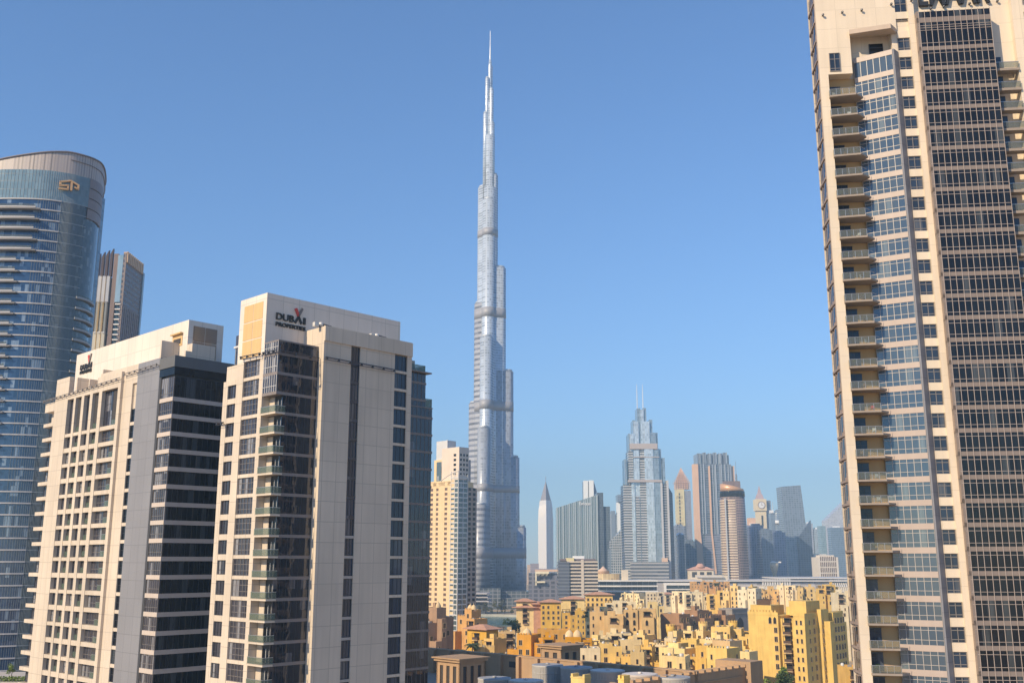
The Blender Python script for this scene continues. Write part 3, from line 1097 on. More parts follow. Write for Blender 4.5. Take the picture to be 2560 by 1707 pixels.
def build_curved_tower():
    SCL = 1.15                      # stands well behind the twin towers
    base = (-150 * SCL, 320 * SCL)
    t = thing('curved_glass_tower', 'tall curved blue glass tower with a sloping grey crown and a gold emblem', 'tower', (base[0], base[1], 0))
    raw = [(-214, 340), (-205, 331), (-195, 324), (-184, 319.4), (-171.7, 317), (-159.1, 317.4), (-152, 320), (-148.5, 322.4), (-145.8, 325.6), (-144.6, 330), (-145.6, 336), (-149.5, 346), (-157, 358), (-170, 368), (-190, 373), (-208, 368), (-216, 355)]
    raw = [(x * SCL - base[0], y * SCL - base[1]) for x, y in raw]
    ZS = lambda z: CZ + (z - CZ) * SCL
    n = len(raw)
    pts = []
    for i in range(n):
        p0, p1, p2, p3 = (Vector(raw[(i + k - 1) % n]) for k in range(4))
        for q in range(4):
            u = q / 4
            pts.append(.5 * ((2 * p1) + (p2 - p0) * u + (2 * p0 - 5 * p1 + 4 * p2 - p3) * u * u + (3 * p1 - p0 - 3 * p2 + p3) * u ** 3))
    N_ = len(pts)
    nor = []
    for i in range(N_):
        d = (pts[(i + 1) % N_] - pts[i - 1]).normalized()
        nor.append(Vector((d.y, -d.x)))
    def at(s, off=0.0):
        i = int(math.floor(s)) % N_
        u = s - math.floor(s)
        p = pts[i].lerp(pts[(i + 1) % N_], u)
        q = nor[i].lerp(nor[(i + 1) % N_], u)
        return p + q.normalized() * off
    def s_of_x(X):
        X = X * SCL - base[0]
        for i in range(0, 37):
            if pts[i].x <= X <= pts[i + 1].x:
                return i + (X - pts[i].x) / (pts[i + 1].x - pts[i].x)
        return 37
    def strip(mb, s0, s1, out, inn, z0, z1, m=0, step=1.0, smooth=True, inn1=None):
        k = max(2, int((s1 - s0) / step) + 1)
        ss = [s0 + (s1 - s0) * i / (k - 1) for i in range(k)]
        o = [at(s, out) for s in ss]
        i_ = [at(s, inn) for s in ss]
        mb.prism([tuple(p) for p in o] + [tuple(p) for p in i_[::-1]], z0, z1, m)
    sA = s_of_x(-159.0)
    sA2 = s_of_x(-163.5)
    sB = s_of_x(-152.3)
    sC = s_of_x(-146.4)
    sD = 40.0
    CR, SH = ZS(188.8), ZS(178.4)
    FH = 3.6 * SCL
    # crown top rises towards the prow
    def ztop(p):
        x = (p.x + base[0]) / SCL
        return ZS(192.0 + 4.4 * min(1, max(0, (x + 176) / 24)) - max(0, (p.y + base[1]) / SCL - 330) * .12)
    core = MB().prism([tuple(at(i, -.5)) for i in range(N_)], 0, CR - .2)
    core.build('core', plain('deep_blue_core', (0.03, 0.045, 0.06), .4), t)
    cp = [at(i, -.05) for i in range(N_)]
    crm = grid('ribbed_crown_metal', (0.42, 0.36, 0.33), (0.29, 0.25, 0.24), 1.5, 40, .55, .0, .5, .45)
    MB().prism([tuple(p) for p in cp], CR, [ztop(p) for p in cp], 0).build('crown', crm, t)
    tr = MB()
    tl = MB()
    for i in range(12, 44):
        a, b = at(i, .12), at(i + 1, .12)
        za, zb = ztop(a), ztop(b)
        tr.bar((a.x, a.y, za), (b.x, b.y, zb), .35)
        if i > 24:
            tl.bar((a.x, a.y, za - 3.0 - (i - 24) * .05), (b.x, b.y, zb - 3.05 - (i - 24) * .05), .16)
    tr.build('crown_rim', plain('brown_rim', (0.20, 0.17, 0.17), .5), t)
    tl.build('crown_ledge', plain('brown_rim', (0.2, .17, .17)), t)
    blue = glass('sky_blue_glass', (0.012, 0.035, 0.09), (0.03, 0.065, 0.14), 1.75, .04, (1.5, 3.6), .03, .12, (0.25, 0.32, 0.4))
    grey = glass('slate_glass', (0.05, 0.075, 0.09), (0.09, 0.115, 0.13), 1.65, .07, (1.3, 1.8), .01, .08, (0.2, 0.23, 0.24))
    pale = glass('pale_crown_glass', (0.13, 0.20, 0.23), (0.20, 0.28, 0.31), 1.9, .08, (1.3, 2.6), .012, .0)
    g = MB()
    strip(g, 8, sB, 0, -.4, 0, SH, 0)
    g.build('curtain_wall', blue, t)
    g = MB()
    strip(g, sB, sC, .05, -.4, 0, SH, 0)
    g.build('curtain_wall', grey, t)
    g = MB()
    strip(g, 8, sC + 1.2, .05, -.4, SH, CR, 0)
    g.build('crown_glazing', pale, t)
    g = MB()
    strip(g, sC, sD, -.4, -.8, 0, SH, 0)
    g.build('curtain_wall', grey, t)
    g = MB()
    for k in range(4):
        strip(g, sC + 1.0, sD, .12, -.3, SH - 3.9 * SCL + k * 3.7 * SCL, SH - 3.9 * SCL + k * 3.7 * SCL + 3.4 * SCL, 0)
    g.build('prow_panel', plain('brown_prow_panel', (0.22, 0.18, 0.18), .5), t)
    # mullions and transoms of the crown and grey part
    mu = MB()
    s = 9.0
    while s < sC + 1:
        p = at(s, .1)
        mu.bar((p.x, p.y, SH), (p.x, p.y, CR), .06, 0, 4)
        s += .36
    for z in (SH + 3.4 * SCL, SH + 6.4 * SCL, SH + 8.9 * SCL):
        strip(mu, 9, sC + 1, .1, 0, z - .07, z + .07)
    s = sB
    while s < sC:
        p = at(s, .1)
        mu.bar((p.x, p.y, 20), (p.x, p.y, SH), .06, 0, 4)
        s += .32
    s = sA
    while s < sB:
        p = at(s, .06)
        mu.bar((p.x, p.y, 20), (p.x, p.y, SH), .05, 0, 4)
        s += .36
    mu.build('mullion', plain('blue_grey_mullion', (0.16, 0.19, 0.21), .4), t)
    wm = stucco('white_sill', (0.42, 0.41, 0.42), .05, .5)
    gm_ = plain('grey_soffit', (0.20, 0.19, 0.19), .6)
    lined = plain('grey_transom', (0.30, 0.32, 0.33), .4)
    for k in range(0, 44):
        z = SH - FH * k
        b = MB()
        strip(b, 9, sB, .35, -.2, z - .24, z + .24, 0)
        strip(b, sB, sC + .8, .14, 0, z - .12, z + .12, 1)
        b.build('floor_band', [wm, lined], t)
    for k in range(1, 42):
        z = SH - FH * k
        se = sA if k < 6 else sA2
        b = MB()
        dep = 2.4 if k < 6 else 1.7
        strip(b, 9, se, dep, -.2, z - .1, z + .42, 0)
        strip(b, 9, se + (.5 if k < 6 else .3), dep - .1, -.2, z - .55, z - .1, 1)
        bo = b.build('balcony', [wm, gm_], t)
        b = MB()
        strip(b, 9, se - .05, dep - .08, dep - .16, z + .42, z + 1.25, 0)
        b.build('balustrade', G_RAIL, bo)
    for k in range(9, 42):
        z = SH - FH * k
        b = MB()
        strip(b, sC - .2, sD, .75, -.7, z - .1, z + .6, 0)
        strip(b, sC - .2, sD, .6, -.7, z - .3, z - .1, 1)
        bo = b.build('balcony', [plain('grey_balcony_front', (0.36, 0.36, 0.36), .5), gm_], t)
        b = MB()
        strip(b, sC - .1, sD, .68, .6, z + .6, z + 1.2, 0)
        b.build('balustrade', G_RAIL, bo)
    f = MB().box(-.9 * SCL, 1.1 * SCL, 14 * SCL, 26 * SCL, 0, ZS(189.0))
    f.build('end_fin', grid('blue_fin_panel', (0.16, 0.22, 0.27), (0.12, 0.19, 0.26), 50, 1.8, .0, .08, .3, .15), t)
    # gold emblem: a folded S and P in perspective
    em = MB()
    s0 = s_of_x(-150.5)
    pe = at(s0, .5)
    d = (at(s0 + 1, 0) - at(s0 - 1, 0)).normalized()
    nn = Vector((d.y, -d.x))
    def M(a, z, o):
        a, z = a * SCL, z * SCL
        q = pe + d * a + nn * o
        return (q.x, q.y, ZS(184.0) + z)
    def stroke(a0, z0, a1, z1, th):
        f_ = [M(a0, z0 + th, .5), M(a0, z0, .5), M(a1, z1, .5), M(a1, z1 + th, .5)]
        k_ = [M(a0, z0 + th, -.3), M(a0, z0, -.3), M(a1, z1, -.3), M(a1, z1 + th, -.3)]
        em.quad(f_)
        em.quad(k_[::-1])
        for i in range(4):
            em.quad([f_[i], k_[i], k_[(i + 1) % 4], f_[(i + 1) % 4]])
    stroke(-3.4, .75, 0, 1.75, .55)
    stroke(-3.4, -.35, -2.8, -.2, 1.5)
    stroke(-3.4, -.5, -.4, .0, .5)
    stroke(-.9, -1.2, -.35, -1.15, 1.5)
    stroke(-3.4, -1.6, -.35, -1.4, .5)
    stroke(.1, 1.75, 2.9, .5, .55)
    stroke(.1, -1.4, .75, -1.4, 3.0)
    stroke(2.3, -.6, 2.9, -.6, 1.3)
    stroke(1.4, -.3, 2.9, -.75, .5)
    em.build('gold_emblem', plain('gold_emblem', (0.70, 0.42, 0.20), .5, .0), t)
    return t


build_curved_tower()


def build_finned_tower():
    """behind the curved tower: bronze fins on the front, a brown block with orange louvres on its right side"""
    Y = 650
    x0, x1 = X_(228, 800, Y), X_(309, 660, Y)
    t = thing('finned_tower', 'brown and white finned tower rising behind the white parapet, beside the curved glass tower', 'tower', (x0, Y, 0))
    W = x1 - x0
    top = Z_(632, Y)
    brown = stucco('brown_cladding', (0.19, 0.135, 0.12), .08, .6, .1)
    silver = stucco('silver_white_rib', (0.70, 0.66, 0.62), .05, .4, .1)
    dark = plain('dark_gap', (0.05, 0.05, 0.055), .4)
    lb = glass('pale_blue_strip', (0.20, 0.30, 0.36), (0.28, 0.38, 0.45), 1.9, .08, (2, 3.6), .01, 0)
    MB().box(0, W * .62, 2.5, 30, 0, top - 17).box(W * .62, W, 2.5, 30, 0, top - 3).build('core', dark, t)
    cl = W * .62
    for i in range(4):
        a = cl * (i + .15) / 4
        b = a + cl / 4 * .52
        m1, m2, m3 = Z_(690, Y), Z_(755, Y), Z_(830, Y)
        f = MB()
        f.prism([(a, 2.5), (a, -.5), (b, 0.3), (b, 2.5)], m1, [top + i * 1.2 - 3.0, top + i * 1.2 - 4.6, top + i * 1.2 - .6, top + i * 1.2], 0)
        f.prism([(a - .6, 2.5), (a - .6, -1.0), (b - .4, -.3), (b - .4, 2.5)], m2, m1 - .2, 1)
        f.prism([(a - .3, 2.5), (a - .3, -1.0), (b - .9, -.3), (b - .9, 2.5)], m3, m2 - .2, 2)
        f.prism([(a - .9, 2.5), (a - .9, -1.2), (b - .6, -.5), (b - .6, 2.5)], 0, m3 - .8, 2)
        f.box(a - 1.0, b - .5, -1.4, 2.5, m3 - .8, m3 - .2, 1)
        f.build('fin', [brown, silver, stucco('cream_rib', (0.78, 0.68, 0.50), .05, .5, .1)], t)
    MB().box(cl * 1.0, W * .78, .4, 4, 0, top - .5).build('grey_slab', brown, t)
    MB().box(W * .78, W * .97, .1, 4, Z_(755, Y), top - 1.5, 0).box(W * .78, W * .97, 1.5, 4, 0, Z_(755, Y), 1).build('light_strip', [lb, plain('teal_dark_glass', (0.05, 0.08, 0.09), .1)], t)
    bc = MB()
    for k in range(14):
        z = Z_(755, Y) - 1 - 3.5 * k
        bc.box(W * .82, W * 1.02, -.3, 2, z - .8, z)
    bc.build('balcony_band', silver, t)
    bl = MB().box(W * .97, W + 1.5, 0.2, 31, 0, top)
    bl.build('side_block', grid('brown_block_facade', (0.17, 0.125, 0.115), (0.08, 0.075, 0.085), 2.4, 3.6, .5, .45, .6, .2), t)
    lv = MB()
    for i in range(10):
        y = .5 + i * 3.05
        lv.box(W + 1.5, W + 2.3, y, y + 2.0, top - 6.5, top + 1.0)
    lv.box(W * .97, W + 1.9, .2, 31, top, top + .6)
    lv.build('roof_louvre', stucco('orange_louvre', (0.62, 0.42, 0.27), .06), t)
    rb = MB()
    for i in range(9):
        y = 1 + i * 3.3
        rb.box(W + 1.5, W + 2.0, y, y + .9, 0, Z_(765, Y))
    rb.build('side_rib', stucco('grey_pink_rib', (0.34, 0.29, 0.29), .06), t)
    MB().box(W + .5, W + 2.2, 31, 33.5, 0, top - 5).build('blue_edge', lb, t)
    return t


build_finned_tower()


# ================================================================== the supertall tower
def build_supertall():
    Y = 1352
    cx = X_(1219, 1400, Y)
    t = thing('supertall_tower', 'silver needle-like supertall skyscraper with stepped rounded tiers and a spire, tallest of the skyline', 'skyscraper', (cx, Y, 0))
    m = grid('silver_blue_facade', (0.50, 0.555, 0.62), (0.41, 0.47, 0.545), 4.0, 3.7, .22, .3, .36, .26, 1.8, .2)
    low = grid('dimmed_silver_facade', (0.36, 0.39, 0.44), (0.28, 0.31, 0.365), 4.0, 3.7, .22, .3, .4, .28, 1.6, .1)  # lower tiers' greys: the city's darker reflection put into the colour
    mid = grid('dimmed_silver_balcony_facade', (0.36, 0.37, 0.40), (0.17, 0.18, 0.21), 1.0, 7.4, -1, .55, .45, .3, 1.6, .05)
    bandm = plain('brown_grey_mechanical_louvre', (0.31, 0.31, 0.335), .55, .1)
    rim = plain('silver_rim', (0.45, 0.48, 0.52), .5, .2)
    bands = [(575, 593), (772, 795), (1004, 1027), (1213, 1231), (1369, 1395)]

    def stadium(ang, r, hw, amp=.35, grow=0.0):
        d = Vector((math.cos(ang), math.sin(ang)))
        s = Vector((-d.y, d.x))
        P = [d * 0 - s * (hw + grow)]
        k = max(2, int(r / 7))
        for i in range(1, k + 1):
            P.append(d * (r * i / k) - s * (hw + grow + (amp if i % 2 else 0)))
        for i in range(1, 14):
            a = -math.pi / 2 + math.pi * i / 14
            q = hw + grow + (amp if i % 2 else -amp * .4)
            P.append(d * (r + q * math.cos(a)) + s * q * math.sin(a))
        for i in range(k, 0, -1):
            P.append(d * (r * i / k) + s * (hw + grow + (amp if i % 2 else 0)))
        P.append(s * (hw + grow))
        return [tuple(p) for p in P]

    def tier(ang, r, hw, ytop, mat):
        off = r * math.sin(ang)
        top = Z_(ytop, Y + off)
        mb = MB().prism(stadium(ang, r, hw), 0, top, 0, True)
        mb.prism(stadium(ang, r, hw * .8), top, top + 3.0, 1, True)
        o = mb.build('wing_tier', [mat, rim], t)
        for a, b in bands:
            z1, z0 = Z_(a, Y), Z_(b, Y)
            if top > z1 + 2:
                MB().prism(stadium(ang, r, hw, .3, .35), z0, z1, 0, True).build('mechanical_band', bandm, o)
    aF, aR, aL = R(258), R(18), R(138)
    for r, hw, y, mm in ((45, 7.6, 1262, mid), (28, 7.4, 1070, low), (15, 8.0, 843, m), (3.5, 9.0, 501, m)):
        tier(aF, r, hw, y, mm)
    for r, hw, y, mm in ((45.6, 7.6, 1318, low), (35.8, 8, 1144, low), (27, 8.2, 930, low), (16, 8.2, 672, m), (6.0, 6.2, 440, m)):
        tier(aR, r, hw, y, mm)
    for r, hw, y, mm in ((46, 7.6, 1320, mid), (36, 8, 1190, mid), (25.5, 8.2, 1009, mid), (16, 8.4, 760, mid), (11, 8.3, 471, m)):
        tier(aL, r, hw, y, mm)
    core = MB()
    core.lathe(0, 0, [(9.5, 0), (9.5, Z_(471, Y)), (7.6, Z_(470, Y)), (7.6, Z_(340, Y)), (5.2, Z_(338, Y)), (5.0, Z_(255, Y)), (2.8, Z_(252, Y)), (2.6, Z_(168, Y)), (1.7, Z_(150, Y))], 18, 0)
    for x, r, y in ((-6.0, 3.7, 285), (-4.0, 3.0, 198), (2.9, 4.2, 310), (2.2, 3.2, 226), (2.2, 1.6, 168)):
        core.lathe(x, -2.2 if r > 2 else .5, [(r, Z_(500, Y)), (r, Z_(y, Y)), (r * .6, Z_(y, Y) + 2.5)], 16, 0)
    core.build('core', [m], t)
    MB().lathe(0, 0, [(1.3, Z_(165, Y)), (.9, Z_(128, Y)), (.6, Z_(118, Y)), (.38, Z_(78, Y))], 8).build('spire', plain('silver_spire', (0.55, 0.58, 0.62), .5, .2), t)
    pod = MB().box(-62, 105, -40, 40, 0, 9).box(-30, 70, -62, -40, 0, 14).box(20, 90, -55, -10, 0, 22).box(-8, 18, -68, -50, 0, 26)
    pod.build('podium', grid('podium_glass', (0.24, 0.25, 0.27), (0.09, 0.11, 0.13), 6, 4.5, .15, .2, .5, .2), t)
    return t


build_supertall()


# ================================================================== middle distance and skyline
def root_at(name, label, pc, Y, cat='building', group=None, rot=0.0):
    return thing(name, label, cat, (X_(pc, 1380, Y), Y, 0), rot, group)


class Tow:
    """a tower laid out by the photo's columns at one distance"""
    def __init__(s, name, label, pc, Y, cat='skyscraper', group=None):
        s.t = root_at(name, label, pc, Y, cat, group)
        s.Y = Y
        s.x0 = X_(pc, 1380, Y)

    def x(s, px):
        return X_(px, 1380, s.Y) - s.x0

    def z(s, py):
        return Z_(py, s.Y)

    def box(s, name, p0, p1, ytop, d0, d1, mat, ybot=None):
        zb = 0 if ybot is None else s.z(ybot)
        if isinstance(ytop, tuple):
            zl, zr = s.z(ytop[0]), s.z(ytop[1])
            mb = MB().prism([(s.x(p0), d0), (s.x(p1), d0), (s.x(p1), d1), (s.x(p0), d1)], zb, [zl, zr, zr, zl])
        else:
            mb = MB().box(s.x(p0), s.x(p1), d0, d1, zb, s.z(ytop))
        return mb.build(name, mat, s.t)


def skyline():
    steel = plain('antenna_steel', (0.6, 0.62, 0.64), .4, .3)
    # cream residential tower left of the supertall's foot, set on the same street grid
    Y = 695
    cxp = X_(1145, 1300, Y)
    t = thing('cream_tower', 'cream tower with a white gridded glass corner, standing just left of the supertall', 'tower', (cxp, Y, 0), GRID_ROT)
    fh = 3.4
    ztop = Z_(1202, Y)
    cream = stucco('honey_render', (0.72, 0.54, 0.32), .05, .7, .1)
    pinkw = stucco('shell_render', (0.66, 0.56, 0.47), .05, .7, .1)
    wl = MB().box(.4, 15, 3.4, 34, 0, ztop - .2).box(3.4, 15, .4, 3.4, 0, ztop - .2).box(0, .4, 7.5, 11, 0, ztop).box(0, .4, 13.8, 20.2, 0, ztop).box(0, .4, 22.6, 25.8, 0, ztop).box(0, .4, 28.3, 34, 0, ztop)
    for k in range(27):
        z = ztop - 2.5 - k * fh
        wl.box(.08, .4, 3.4, 34, z - 1.5, z)
    wl.box(0, .4, 3.4, 34, ztop - 2.5, ztop)
    wl.box(0, 15, 3.4, 34, ztop - .2, ztop + .9)
    wl.build('wall', cream, t)
    wm = window_mesh(2.4, 1.85, 2, 1, G_DARK, FRAME_D, .12, .12).mesh('window', [plain('brown_window', (0.16, 0.10, 0.08), .2), FRAME_L])
    for k in range(24):
        z = ztop - 2.5 - (k + 1) * fh
        for y in (28.2, 22.5, 13.7):
            place(wm, 'window', t, (.35, y, z + .03), R(-90))
    gl = MB().box(.1, 3.4, .1, 3.4, 0, ztop + 1, 0).box(.1, .4, 3.4, 7.4, 0, ztop + 1, 0).box(3.4, 9, .1, .4, 0, ztop + 1, 0)
    for k in range(32):
        z = ztop + 2.4 - k * fh
        gl.box(-.15, .1, -.1, 7.5, z - .4, z + .4, 1).box(-.15, 9, -.15, .1, z - .4, z + .4, 1)
    for y in (0, 3.6, 7.3):
        gl.box(-.2, .1, y - .2, y + .3, 0, ztop + 7, 1)
    for x in (0, 4.4, 8.7):
        gl.box(x - .1, x + .4, -.2, .1, 0, ztop + 5, 1)
    gl.box(.1, 8, .1, 7, ztop + 1, ztop + 4.5, 2)
    gl.build('glass_corner', [glass('teal_grey_glass', (0.06, 0.09, 0.10), (0.11, 0.14, 0.15), 1.8, .06, (2, 3.4), .02, .1), FRAME_W, pinkw], t)
    ar = MB()
    for k in range(8):
        a0, a1 = k / 8, (k + 1) / 8
        ar.bar((-.2, 18 - 18 * a0, ztop + .8 + 6 * math.sin(a0 * 1.45)), (-.2, 18 - 18 * a1, ztop + .8 + 6 * math.sin(a1 * 1.45)), .4)
    ar.build('roof_arch', FRAME_W, t)
    rs = MB().box(9, 18.2, .3, 30, 0, ztop - 4, 0)
    for k in range(28):
        z = ztop - 6 - k * fh
        rs.box(10.2, 12.4, .1, .3, z, z + 1.9, 1).box(14.4, 16.8, .1, .3, z, z + 1.9, 1)
    rs.build('side_wing', [stucco('shade_toned_render', (0.42, 0.33, 0.27), .05, .7, .1), G_DARK], t)  # darker than the front: shade on this side put into its colour
    ub = MB().box(8, 17.5, 8, 26, ztop, Z_(1112, Y), 0).box(7.6, 8, 26, 31, ztop, Z_(1146, Y), 2).box(8, 20, 26, 34, ztop, Z_(1140, Y), 3)
    for k in range(7):
        z = Z_(1135, Y) - k * 3.4
        for x in (9, 12, 15):
            ub.box(x, x + 1.6, 7.9, 8, z, z + 1.7, 1)
        ub.box(7.9, 8, 11, 13.5, z, z + 1.7, 1)
    ub.box(17.5, 20.5, 9, 18, ztop, Z_(1142, Y), 4)
    ub.build('upper_block', [pinkw, G_DARK, glass('teal_grey_glass', (0, 0, 0), (0, 0, 0)), cream, stucco('grey_render', (0.40, 0.38, 0.38))], t)
    MB().box(10, 18, 22, 34, Z_(1140, Y), Z_(1091, Y)).box(9.6, 10, 22, 23, Z_(1140, Y), Z_(1090, Y)).build('plant_room', stucco('light_grey_render', (0.55, 0.55, 0.56), .04), t)

    # white spired tower, far
    T = Tow('spired_tower', 'slender white tower with a sharp grey pointed top, right of the supertall', 1366, 2700)
    x0, x1, x2 = T.x(1346), T.x(1366), T.x(1384)
    zs = T.z(1248)
    wht = grid('white_fluted_facade', (0.78, 0.74, 0.70), (0.60, 0.58, 0.57), 4.5, 200, .5, 0, .5, .4)
    plan = [(x0, 12), (x1, -10), (x2, 10), (x1, 30)]
    ctr = (x1, 11)
    def ring(f, z):
        return [(ctr[0] + (p[0] - ctr[0]) * f, ctr[1] + (p[1] - ctr[1]) * f, z) for p in plan]
    sh = MB()
    lv = [(1, 0), (1, T.z(1300)), (.93, T.z(1272)), (.78, T.z(1250))]
    for (f0, z0), (f1, z1) in zip(lv, lv[1:]):
        A_, B_ = ring(f0, z0), ring(f1, z1)
        for k in range(4):
            sh.quad([A_[k], A_[(k + 1) % 4], B_[(k + 1) % 4], B_[k]])
    sh.quad(ring(.78, T.z(1250)))
    sh.build('shaft', wht, T.t)
    pr = MB()
    tip = (ctr[0], ctr[1], T.z(1200))
    A_ = ring(.74, T.z(1252))
    for k in range(4):
        pr.quad([A_[k], A_[(k + 1) % 4], tip])
    pr.bar(tip, (tip[0], tip[1], T.z(1190)), .7)
    pr.build('pointed_roof', stucco('slate_spire', (0.26, 0.25, 0.28), .05), T.t)

    # sloped glass slab
    T = Tow('sloped_glass_building', 'broad blue-green glass building with a roofline sloping up to the right', 1445, 1700, 'building')
    fin = grid('pale_green_fin_facade', (0.36, 0.42, 0.44), (0.13, 0.18, 0.20), 5.2, 300, .42, 0, .25, .1, 2.0)
    T.box('glass_front', 1392, 1495, (1269, 1237), 0, 40, fin)
    f = MB()
    rnd = random.Random(3)
    for k in range(21):
        px = 1394 + k * 5 + rnd.uniform(-1, 1)
        w_ = rnd.uniform(.5, 1.6)
        f.box(T.x(px), T.x(px) + w_, -.9, 0, 0, T.z(1268 - (px - 1392) * .31))
    f.build('vertical_fin', plain('pale_fin', (0.46, 0.52, 0.54), .3, .2), T.t)
    T.box('side_block', 1495, 1511, 1231, 2, 45, grid('deep_blue_facade', (0.11, 0.14, 0.18), (0.08, 0.10, 0.13), 3, 4, .3, .3))
    T.box('rear_block', 1511, 1528, 1265, 6, 50, grid('slate_blue_facade', (0.14, 0.17, 0.21), (0.09, 0.12, 0.15), 3, 4, .3, .3))
    lt = text_mesh('Emirates', 7.0, .6, plain('white_letter', (0.8, 0.8, 0.8), .5), .1)
    for v in lt.vertices:
        v.co = Vector((v.co.x * .78, -v.co.z, v.co.y))
    place(lt, 'sign_lettering', T.t, (T.x(1450), -1.4, T.z(1262)))
    T = Tow('white_panel_tower', 'small pale tower with two tall white panels peeping over the sloped glass building', 1477, 1950)
    T.box('panel', 1461, 1473, 1201, 0, 4, plain('white_panel', (0.8, 0.82, 0.82), .4))
    T.box('panel', 1475, 1487, 1200, 0, 4, plain('white_panel', (0.8, 0.82, 0.82), .4))
    MB().prism([(T.x(1461), 4), (T.x(1488), 4), (T.x(1488), 30), (T.x(1461), 30)], 0, T.z(1202)).build('body', plain('blue_body', (0.2, 0.25, 0.32), .4), T.t)
    MB().prism([(T.x(1488), 5), (T.x(1505), 5), (T.x(1505), 28), (T.x(1488), 28)], 0, [T.z(1203), T.z(1262), T.z(1262), T.z(1203)]).build('slanted_flank', plain('blue_body', (0.2, 0.25, 0.32), .4), T.t)
    T = Tow('notched_tower', 'blue-grey tower with a white flank and a T-shaped head, left of the stepped twin-antenna tower', 1552, 2200)
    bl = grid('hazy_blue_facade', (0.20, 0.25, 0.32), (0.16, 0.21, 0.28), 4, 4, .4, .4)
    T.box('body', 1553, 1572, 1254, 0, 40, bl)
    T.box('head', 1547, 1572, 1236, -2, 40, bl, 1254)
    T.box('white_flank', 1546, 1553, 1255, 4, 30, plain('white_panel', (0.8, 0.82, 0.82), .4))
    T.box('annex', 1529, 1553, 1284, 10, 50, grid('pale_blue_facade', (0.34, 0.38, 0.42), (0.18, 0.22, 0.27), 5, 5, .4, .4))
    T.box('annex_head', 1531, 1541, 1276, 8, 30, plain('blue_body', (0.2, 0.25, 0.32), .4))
    T = Tow('lattice_tower', 'low tower wrapped in a white lattice with a slanting top, beside the sloped glass building', 1542, 1600)
    T.box('lattice_front', 1528, 1557, (1352, 1322), 0, 30, grid('white_lattice', (0.52, 0.54, 0.56), (0.12, 0.16, 0.20), 3.2, 4.0, .3, .28))
    T.box('core', 1524, 1530, 1372, 3, 30, bl)

    # stepped hotel tower with twin antennas
    T = Tow('stepped_tower', 'stepped silver tower with two thin antennas, tallest right of the supertall', 1619, 1500)
    lat = grid('balcony_lattice', (0.50, 0.51, 0.52), (0.10, 0.12, 0.15), 50, 3.8, -1, .45, .5, .2)
    latd = grid('balcony_lattice_dark', (0.30, 0.31, 0.33), (0.08, 0.09, 0.11), 50, 3.8, -1, .45, .5, .2)
    pg = grid('silver_sky_glass', (0.57, 0.62, 0.66), (0.45, 0.52, 0.58), 2.6, 3.8, .2, .12, .2, .08, 2.3, .25)
    gd = grid('grey_glass_wall', (0.30, 0.36, 0.42), (0.20, 0.26, 0.32), 2.6, 3.8, .2, .15, .25, .1, 2.2, .2)
    st = plain('pale_stone_strip', (0.50, 0.50, 0.51), .5)
    for nm, a, b, y, d0, mt in (
            ('bay', 1563, 1583, 1211, 2, lat), ('bay', 1568, 1573, 1146, 6, gd), ('bay', 1583, 1591, 1205, 1, pg), ('bay', 1591, 1605, 1206, 3, gd),
            ('balcony_stack', 1593, 1603, 1240, .6, lat), ('bay', 1605, 1620, 1205, .4, lat), ('bay', 1620, 1640, 1203, -2, pg), ('bay', 1640, 1656, 1206, -1, gd),
            ('stone_strip', 1656, 1661, 1203, -1.5, st), ('bay', 1661, 1672, 1209, 1, latd), ('stone_strip', 1672, 1677, 1200, 0, st),
            ('bay', 1578, 1590, 1126, 4, lat), ('bay', 1592, 1605, 1124, 2.5, pg), ('bay', 1606, 1618, 1124, 3.5, lat), ('bay', 1618, 1640, 1122, 1, pg), ('bay', 1640, 1655, 1124, 2, gd),
            ('bay', 1655, 1662, 1121, 5, gd), ('bay', 1664, 1671, 1143, 6, gd),
            ('bay', 1583, 1593, 1083, 5, pg), ('bay', 1594, 1606, 1052, 6, pg), ('bay', 1606, 1612, 1024, 8, gd), ('bay', 1612, 1620, 1022, 5, pg), ('bay', 1620, 1634, 1052, 4, pg), ('bay', 1634, 1650, 1080, 5, gd),
            ('fin', 1580, 1583, 1082, 6, gd), ('fin', 1592, 1599, 1048, 8, gd), ('fin', 1604, 1612, 1018, 9, gd), ('fin', 1619, 1627, 1018, 7, gd), ('fin', 1634, 1642, 1047, 7, gd), ('fin', 1650, 1655, 1080, 7, gd)):
        T.box(nm, a, b, y, d0, 44 - d0, mt)
    for y0, y1, a, b in ((1108, 1122, 1582, 1652), (1199, 1205, 1575, 1660), (1141, 1143, 1590, 1656)):
        MB().box(T.x(a), T.x(b), .6 if y0 != 1199 else -2.4, 6, T.z(y1), T.z(y0)).build('sky_lobby_band', plain('rosy_band', (0.44, 0.39, 0.38), .5), T.t)
    for px, y0 in ((1606, 1018), (1621, 1016)):
        MB().lathe(T.x(px), 14, [(.8, T.z(y0 + 4)), (.6, T.z(985)), (.32, T.z(957))], 6).build('antenna', plain('white_spire', (0.75, 0.75, 0.75), .35, .3), T.t)
    MB().prism([(T.x(1674), 8), (T.x(1690), 14), (T.x(1690), 40), (T.x(1674), 40)], 0, [T.z(1207), T.z(1232), T.z(1232), T.z(1207)]).build('curved_back', grid('deep_blue_facade', (0.1, 0.1, 0.1), (0.1, 0.1, 0.1), 1, 1, 0, 0), T.t)
    T.box('podium', 1575, 1668, 1404, -12, 20, grid('podium_bands', (0.40, 0.39, 0.38), (0.10, 0.11, 0.13), 60, 5, -1, .4, .5, .2))
    T.box('podium_lantern', 1654, 1666, 1394, -11, 0, stucco('peach_stone', (0.66, 0.46, 0.34), .05), 1404)

    # gold tipped tower
    T = Tow('gold_tipped_tower', 'slim yellow tower with a gold lattice pyramid top, right of the stepped tower', 1712, 2300)
